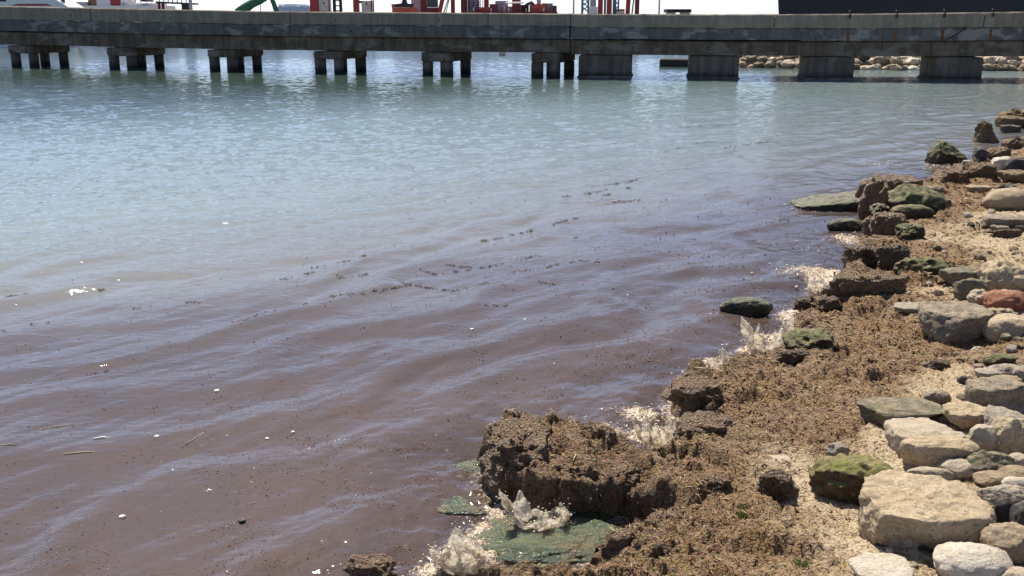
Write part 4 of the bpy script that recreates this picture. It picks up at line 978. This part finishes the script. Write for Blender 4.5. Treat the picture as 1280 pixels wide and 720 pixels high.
# green boom
y = 120.0
gb = root('green_boom_crane', 'green curved crane boom arching behind the pier', 'crane')
arc = [far(px, py, y) for px, py in ((298, 17), (306, 10.5), (315, 4.5), (326, .2), (335, -5), (339, -10))]
MB().tube(arc, [.62, .58, .5, .42, .35, .3], 8).build('boom', MGRN, gb, True)
MB().tube([far(337, -8, y), far(342, 4, y), far(345.5, 14, y), far(346.5, 17.5, y)], [.22, .28, .3, .3], 8).build('arm', MGRN, gb, True)
MB().bar(far(326, 2, y), far(326, 18, y), .07).build('cable', MGRY, gb)
block(MB(), 296, 349, 18.2, 0, y, 2, ZQ).build('base', MGRN, gb)
# distant pale ship
y = 900.0
ds = root('distant_ship', 'pale hazy ship on the horizon right of the green boom', 'ship')
MDS = plain('hazy_paint', (.50, .53, .60), .7, var=.15)
block(MB(), 346, 389, 8.5, 0, y, 25, -1).build('hull', MDS, ds); 
for a, b, t_ in ((348, 353, 5.5), (355, 366, 5), (367, 371, 5), (374, 381, 5.4), (382, 386, 6.5)): block(MB(), a, b, t_, 8.5, y + 4, 15).build('deckhouse', plain('hazy_white_paint', (.62, .64, .70), .7), ds)
# port cranes: red columns with pale cabins
def port_crane(px0, cols, cabs, label, y=150.0, extra=None):
    o = root('port_crane', label, 'crane')
    for a, b, mt in cols: block(MB(), a, b, -26, 0, y, (b - a) * y * m, ZQ).build('column', mt, o)
    for a, b, t0, mt in cabs: 
        c_ = block(MB(), a, b, t0, 0, y + .3, 2.2, ZQ).build('cabin', mt, o)
        block(MB(), a + (b - a) * .45, a + (b - a) * .58, max(t0, 0) + 2.5, max(t0, 0) + 5.5, y + .24, .055).build('window', MGLS, c_)
    if extra: extra(o, y)
    return o
def ex1(o, y): MB().bar((X_(400, y), y + .5, Z_(-3, y)), (X_(388, y), y + .5, Z_(-3, y)), .5).build('beam', MRED, o); MB().bar((X_(411.6, y), y, ZQ), (X_(411.6, y), y, Z_(-20, y)), .12).build('pole', MREDD, o)
port_crane(388, [(387.5, 397.5, MRED)], [(398.5, 411, -14, MBEI)], 'red crane column with pale cabin left of the black ladder tower', extra=ex1)
lt = root('ladder_tower', 'black ladder tower standing between two red crane columns', 'tower')
y = 150.0
for a, b in ((416, 419.6), (424, 427.4)): block(MB(), a, b, -26, 0, y, .5, ZQ).build('rail', MBLK, lt)
for t_ in (-12, -5, 0, 6.4, 12.8): block(MB(), 419.7, 423.9, t_, t_ + 1.5, y + .1, .3).build('rung', MBLK, lt)
def ex2(o, y):
    for a in (464.5, 467): MB().bar((X_(a, y), y, ZQ), (X_(a, y), y, Z_(-20, y)), .12).build('pole', MREDD, o)
    block(MB(), 448.5, 452, 1, 4, y - .1, .4).build('lamp_box', MBLK, o)
port_crane(442, [(441.5, 448.5, MRED)], [(452, 464, 1, MBEI)], 'red crane column with short pale cabin right of the black ladder tower', extra=ex2)
# loading hopper
hp = root('loading_hopper', 'black funnel hopper on an orange red frame', 'hopper')
y = 145.0
MB().prism([(X_(494, y), Z_(9, y)), (X_(515, y), Z_(9, y)), (X_(516, y), Z_(5, y)), (X_(508, y), Z_(4.2, y)), (X_(506, y), Z_(-4, y)), (X_(504, y), Z_(-4, y)), (X_(502, y), Z_(4.2, y)), (X_(494, y), Z_(5, y))], y, y + 2).build('funnel', MBLK, hp)
block(MB(), 490, 520, 9.2, 0, y + .1, 2, ZQ).build('frame', MORG, hp)
block(MB(), 489.4, 493.6, 5, 9.1, y + .1, 1).build('bracket', MORG, hp)
# machinery tower
y = 152.0
mt_ = root('red_crane_base', 'cluttered dark red crane base with a dark cab and slanting legs', 'crane')
block(MB(), 514, 528, -20, 0, y + .4, 2, ZQ).build('panel', MPINK, mt_)
block(MB(), 526, 533, -20, 0, y + .2, 2, ZQ).build('column', MREDD, mt_)
block(MB(), 534.3, 547, -6, 9, y - .1, 1.5).build('cab', plain('cab_green', (.05, .07, .06), .4), mt_)
block(MB(), 531, 549, 9.3, 0, y - .2, 2, ZQ).build('platform', MREDD, mt_)
MB().prism([(X_(547, y), Z_(16, y)), (X_(552, y), Z_(16, y)), (X_(561, y), Z_(-20, y)), (X_(555, y), Z_(-20, y))], y - .6, y - .25).build('leg', MRED, mt_)
MB().bar((X_(555, y), y - .7, Z_(16, y)), (X_(566, y), y - .7, Z_(-16, y)), .13).build('stay', MGRY, mt_)
MB().bar((X_(557.5, y), y - .7, Z_(16, y)), (X_(563.5, y), y - .7, Z_(-6, y)), .1).build('stay', MGRY, mt_)
block(MB(), 563.5, 568.6, -20, 0, y, .6, ZQ).build('column', MRED, mt_)
cr2 = root('red_gantry', 'dark red gantry column with grey platform rails', 'crane')
block(MB(), 576, 584, -20, 0, y, 1.0, ZQ).build('column', MREDD, cr2)
block(MB(), 584.5, 599, -8, 0, y + .5, 2, ZQ).build('panel', MGRY, cr2)
for t_ in (2.5, 6, 9.5): block(MB(), 584, 600, t_, t_ + .6, y - .1, .1).build('rail', MREDD, cr2)
block(MB(), 605, 611, -20, 0, y + .2, .8, ZQ).build('column', MRED, cr2)
for a in (587, 592, 597, 600.5, 603.5): MB().bar((X_(a, y), y - .12, Z_(12, y)), (X_(a, y), y - .12, Z_(0, y)), .08).build('rail_post', MBLK, cr2)
# low cluttered barge deck
bg = root('cluttered_barge', 'low rusty barge deck cluttered with red and grey gear behind the pier', 'barge')
y = 146.0
block(MB(), 578, 697, 14.5, 0, y, 8, -.2).build('hull', MREDD, bg)
r_ = random.Random(4)
for a, b, t0, mt in [(590, 600, 11, MREDD), (600, 612, 9, MORG), (612, 622, 5, MREDD), (619, 635, 1, MGRY), (628, 632, 7, MWH), (634, 643, 8, MPINK), (640, 651, -3, MREDD), (643, 652, 6, MBRN), (652, 661, 6, MBLK), (662, 678, 5.5, MPINK), (666, 682, 5, MORG), (678, 683, 4, MORG), (683, 691, 4.2, MGRY), (691, 696, 7, MREDD), (671, 676, -6, MGRY)]:
    block(MB(), a, b, t0, 14.6, y + r_.random() * 3, 1.4 + r_.random()).build('deck_gear', mt, bg)
MB().bar(far(632, 3.6, y - .2), far(655, 3.2, y - .2), .18).build('white_pipe', MWH, bg)
MB().tube([far(655, 9, y - .3), far(660, 5, y - .3), far(664, 3, y - .3), far(667, 6, y - .3)], .25, 6).build('hose', MBLK, bg, True)
for k in range(14): 
    a = 592 + k * 7.3; MB().bar((X_(a, y), y - .1, Z_(14, y)), (X_(a, y), y - .1, Z_(8.5 + r_.random() * 2, y)), .1).build('rail_post', MREDD if k % 3 else MWH, bg)
# lamp posts
def post(px, y, label):
    o = root('lamp_post', label, 'lamp post'); MB().tube([(X_(px, y), y, ZQ), (X_(px, y), y, Z_(-60, y))], [.12, .08], 8).build('pole', MGRY, o, True)
    MB().tube([(X_(px, y), y, Z_(-60, y)), (X_(px, y) + .9, y, Z_(-62, y))], .06, 6).build('arm', MGRY, o); MB().box(X_(px, y) + .7, X_(px, y) + 1.3, y - .15, y + .15, Z_(-62, y) - .05, Z_(-62, y) + .12, .03).build('lamp_head', MGRY, o)
post(717, 130, 'slim grey lamp post left of the blue lattice legs'); post(824, 135, 'slim grey lamp post left of the low dark container')
# blue and red crane legs
lc = root('lattice_crane', 'crane legs of blue lattice and red columns in the middle of the quay', 'crane')
y = 155.0
for a, b, mt in ((726.6, 729.2, MBLU), (734.3, 736.6, MBLU), (755, 757.6, MBLU), (766, 770.4, MBLU), (772.2, 774, MBLU), (747.6, 753.6, MRED), (758.6, 764.8, MRED)): block(MB(), a, b, -24, 0, y + (0 if mt is MRED else .8), .5, ZQ).build('leg', mt, lc)
for k in range(6): 
    z0, z1 = Z_(14 - k * 6, y), Z_(8 - k * 6, y); MB().bar((X_(728, y), y + 1, z0), (X_(735, y), y + 1, z1), .12).bar((X_(735, y), y + 1, z0), (X_(728, y), y + 1, z1), .12).build('brace', MBLU, lc)
    MB().bar((X_(769, y), y + 1, z0), (X_(773, y), y + 1, z1), .1).build('brace', MBLU, lc)
block(MB(), 736.7, 747, 8.6, 0, y - .3, 2, ZQ).build('white_cabin', MWH, lc); block(MB(), 738, 745, -8, 8.4, y + .2, 1).build('panel', MGRY, lc)
block(MB(), 771.5, 781, 11.4, 14.4, y - .2, 2).build('dark_box', MBRN, lc); block(MB(), 771.5, 781, 14.6, 0, y - .2, 2, ZQ).build('pale_box', MBEI, lc)
for dx, mt in ((0, MRED), (12, MREDD)): MB().prism([(X_(781.5 + dx, y), ZQ), (X_(786.5 + dx, y), ZQ), (X_(788.5 + dx * .85, y), Z_(-24, y)), (X_(783 + dx * .85, y), Z_(-24, y))], y - .5, y).build('column', mt, lc)
MB().bar((X_(789, y), y, ZQ), (X_(792.5, y), y, Z_(-8, y)), .15).build('stay', MBLU, lc)
# low container
y = 118.5
ct = root('low_container', 'low dark maroon container resting on pale blocks', 'container')
block(MB(), 833.5, 864.5, 11.4, 15.6, y + .6, 2.4).build('body', plain('maroon_paint', (.05, .018, .024), .6), ct)
for a, b in ((835, 845), (853, 863)): block(MB(), a, b, 15.7, 0, y + .8, 1.8, ZQ).build('support', MBEI, ct)
# big dark ship
y = 70.0
sp = root('dark_ship', 'huge dark navy ship hull looming behind the right end of the pier', 'ship')
MNAVY = plain('navy_hull', (.008, .010, .018), .45, var=.3, scale=.6)
x0, x1 = X_(970, y), X_(1900, y)
_hv = [(x0 + .6, y, -.3), (x1, y, -.3), (x1, y, Z_(-80, y)), (x0 - .4, y, Z_(-80, y)), (x0 + 14, y + 14, -.3), (x1, y + 14, -.3), (x1, y + 14, Z_(-80, y)), (x0 + 14, y + 14, Z_(-80, y))]
MB().add(_hv, [[0, 1, 2, 3], [5, 4, 7, 6], [1, 5, 6, 2], [4, 0, 3, 7], [3, 2, 6, 7], [4, 5, 1, 0]]).build('hull', MNAVY, sp)
for t_ in (1.5, 8.5): MB().box(x0 + .2, x1 - .3, y - .04, y - .002, Z_(t_ + .8, y), Z_(t_, y)).build('hull_seam', MBLK, sp)
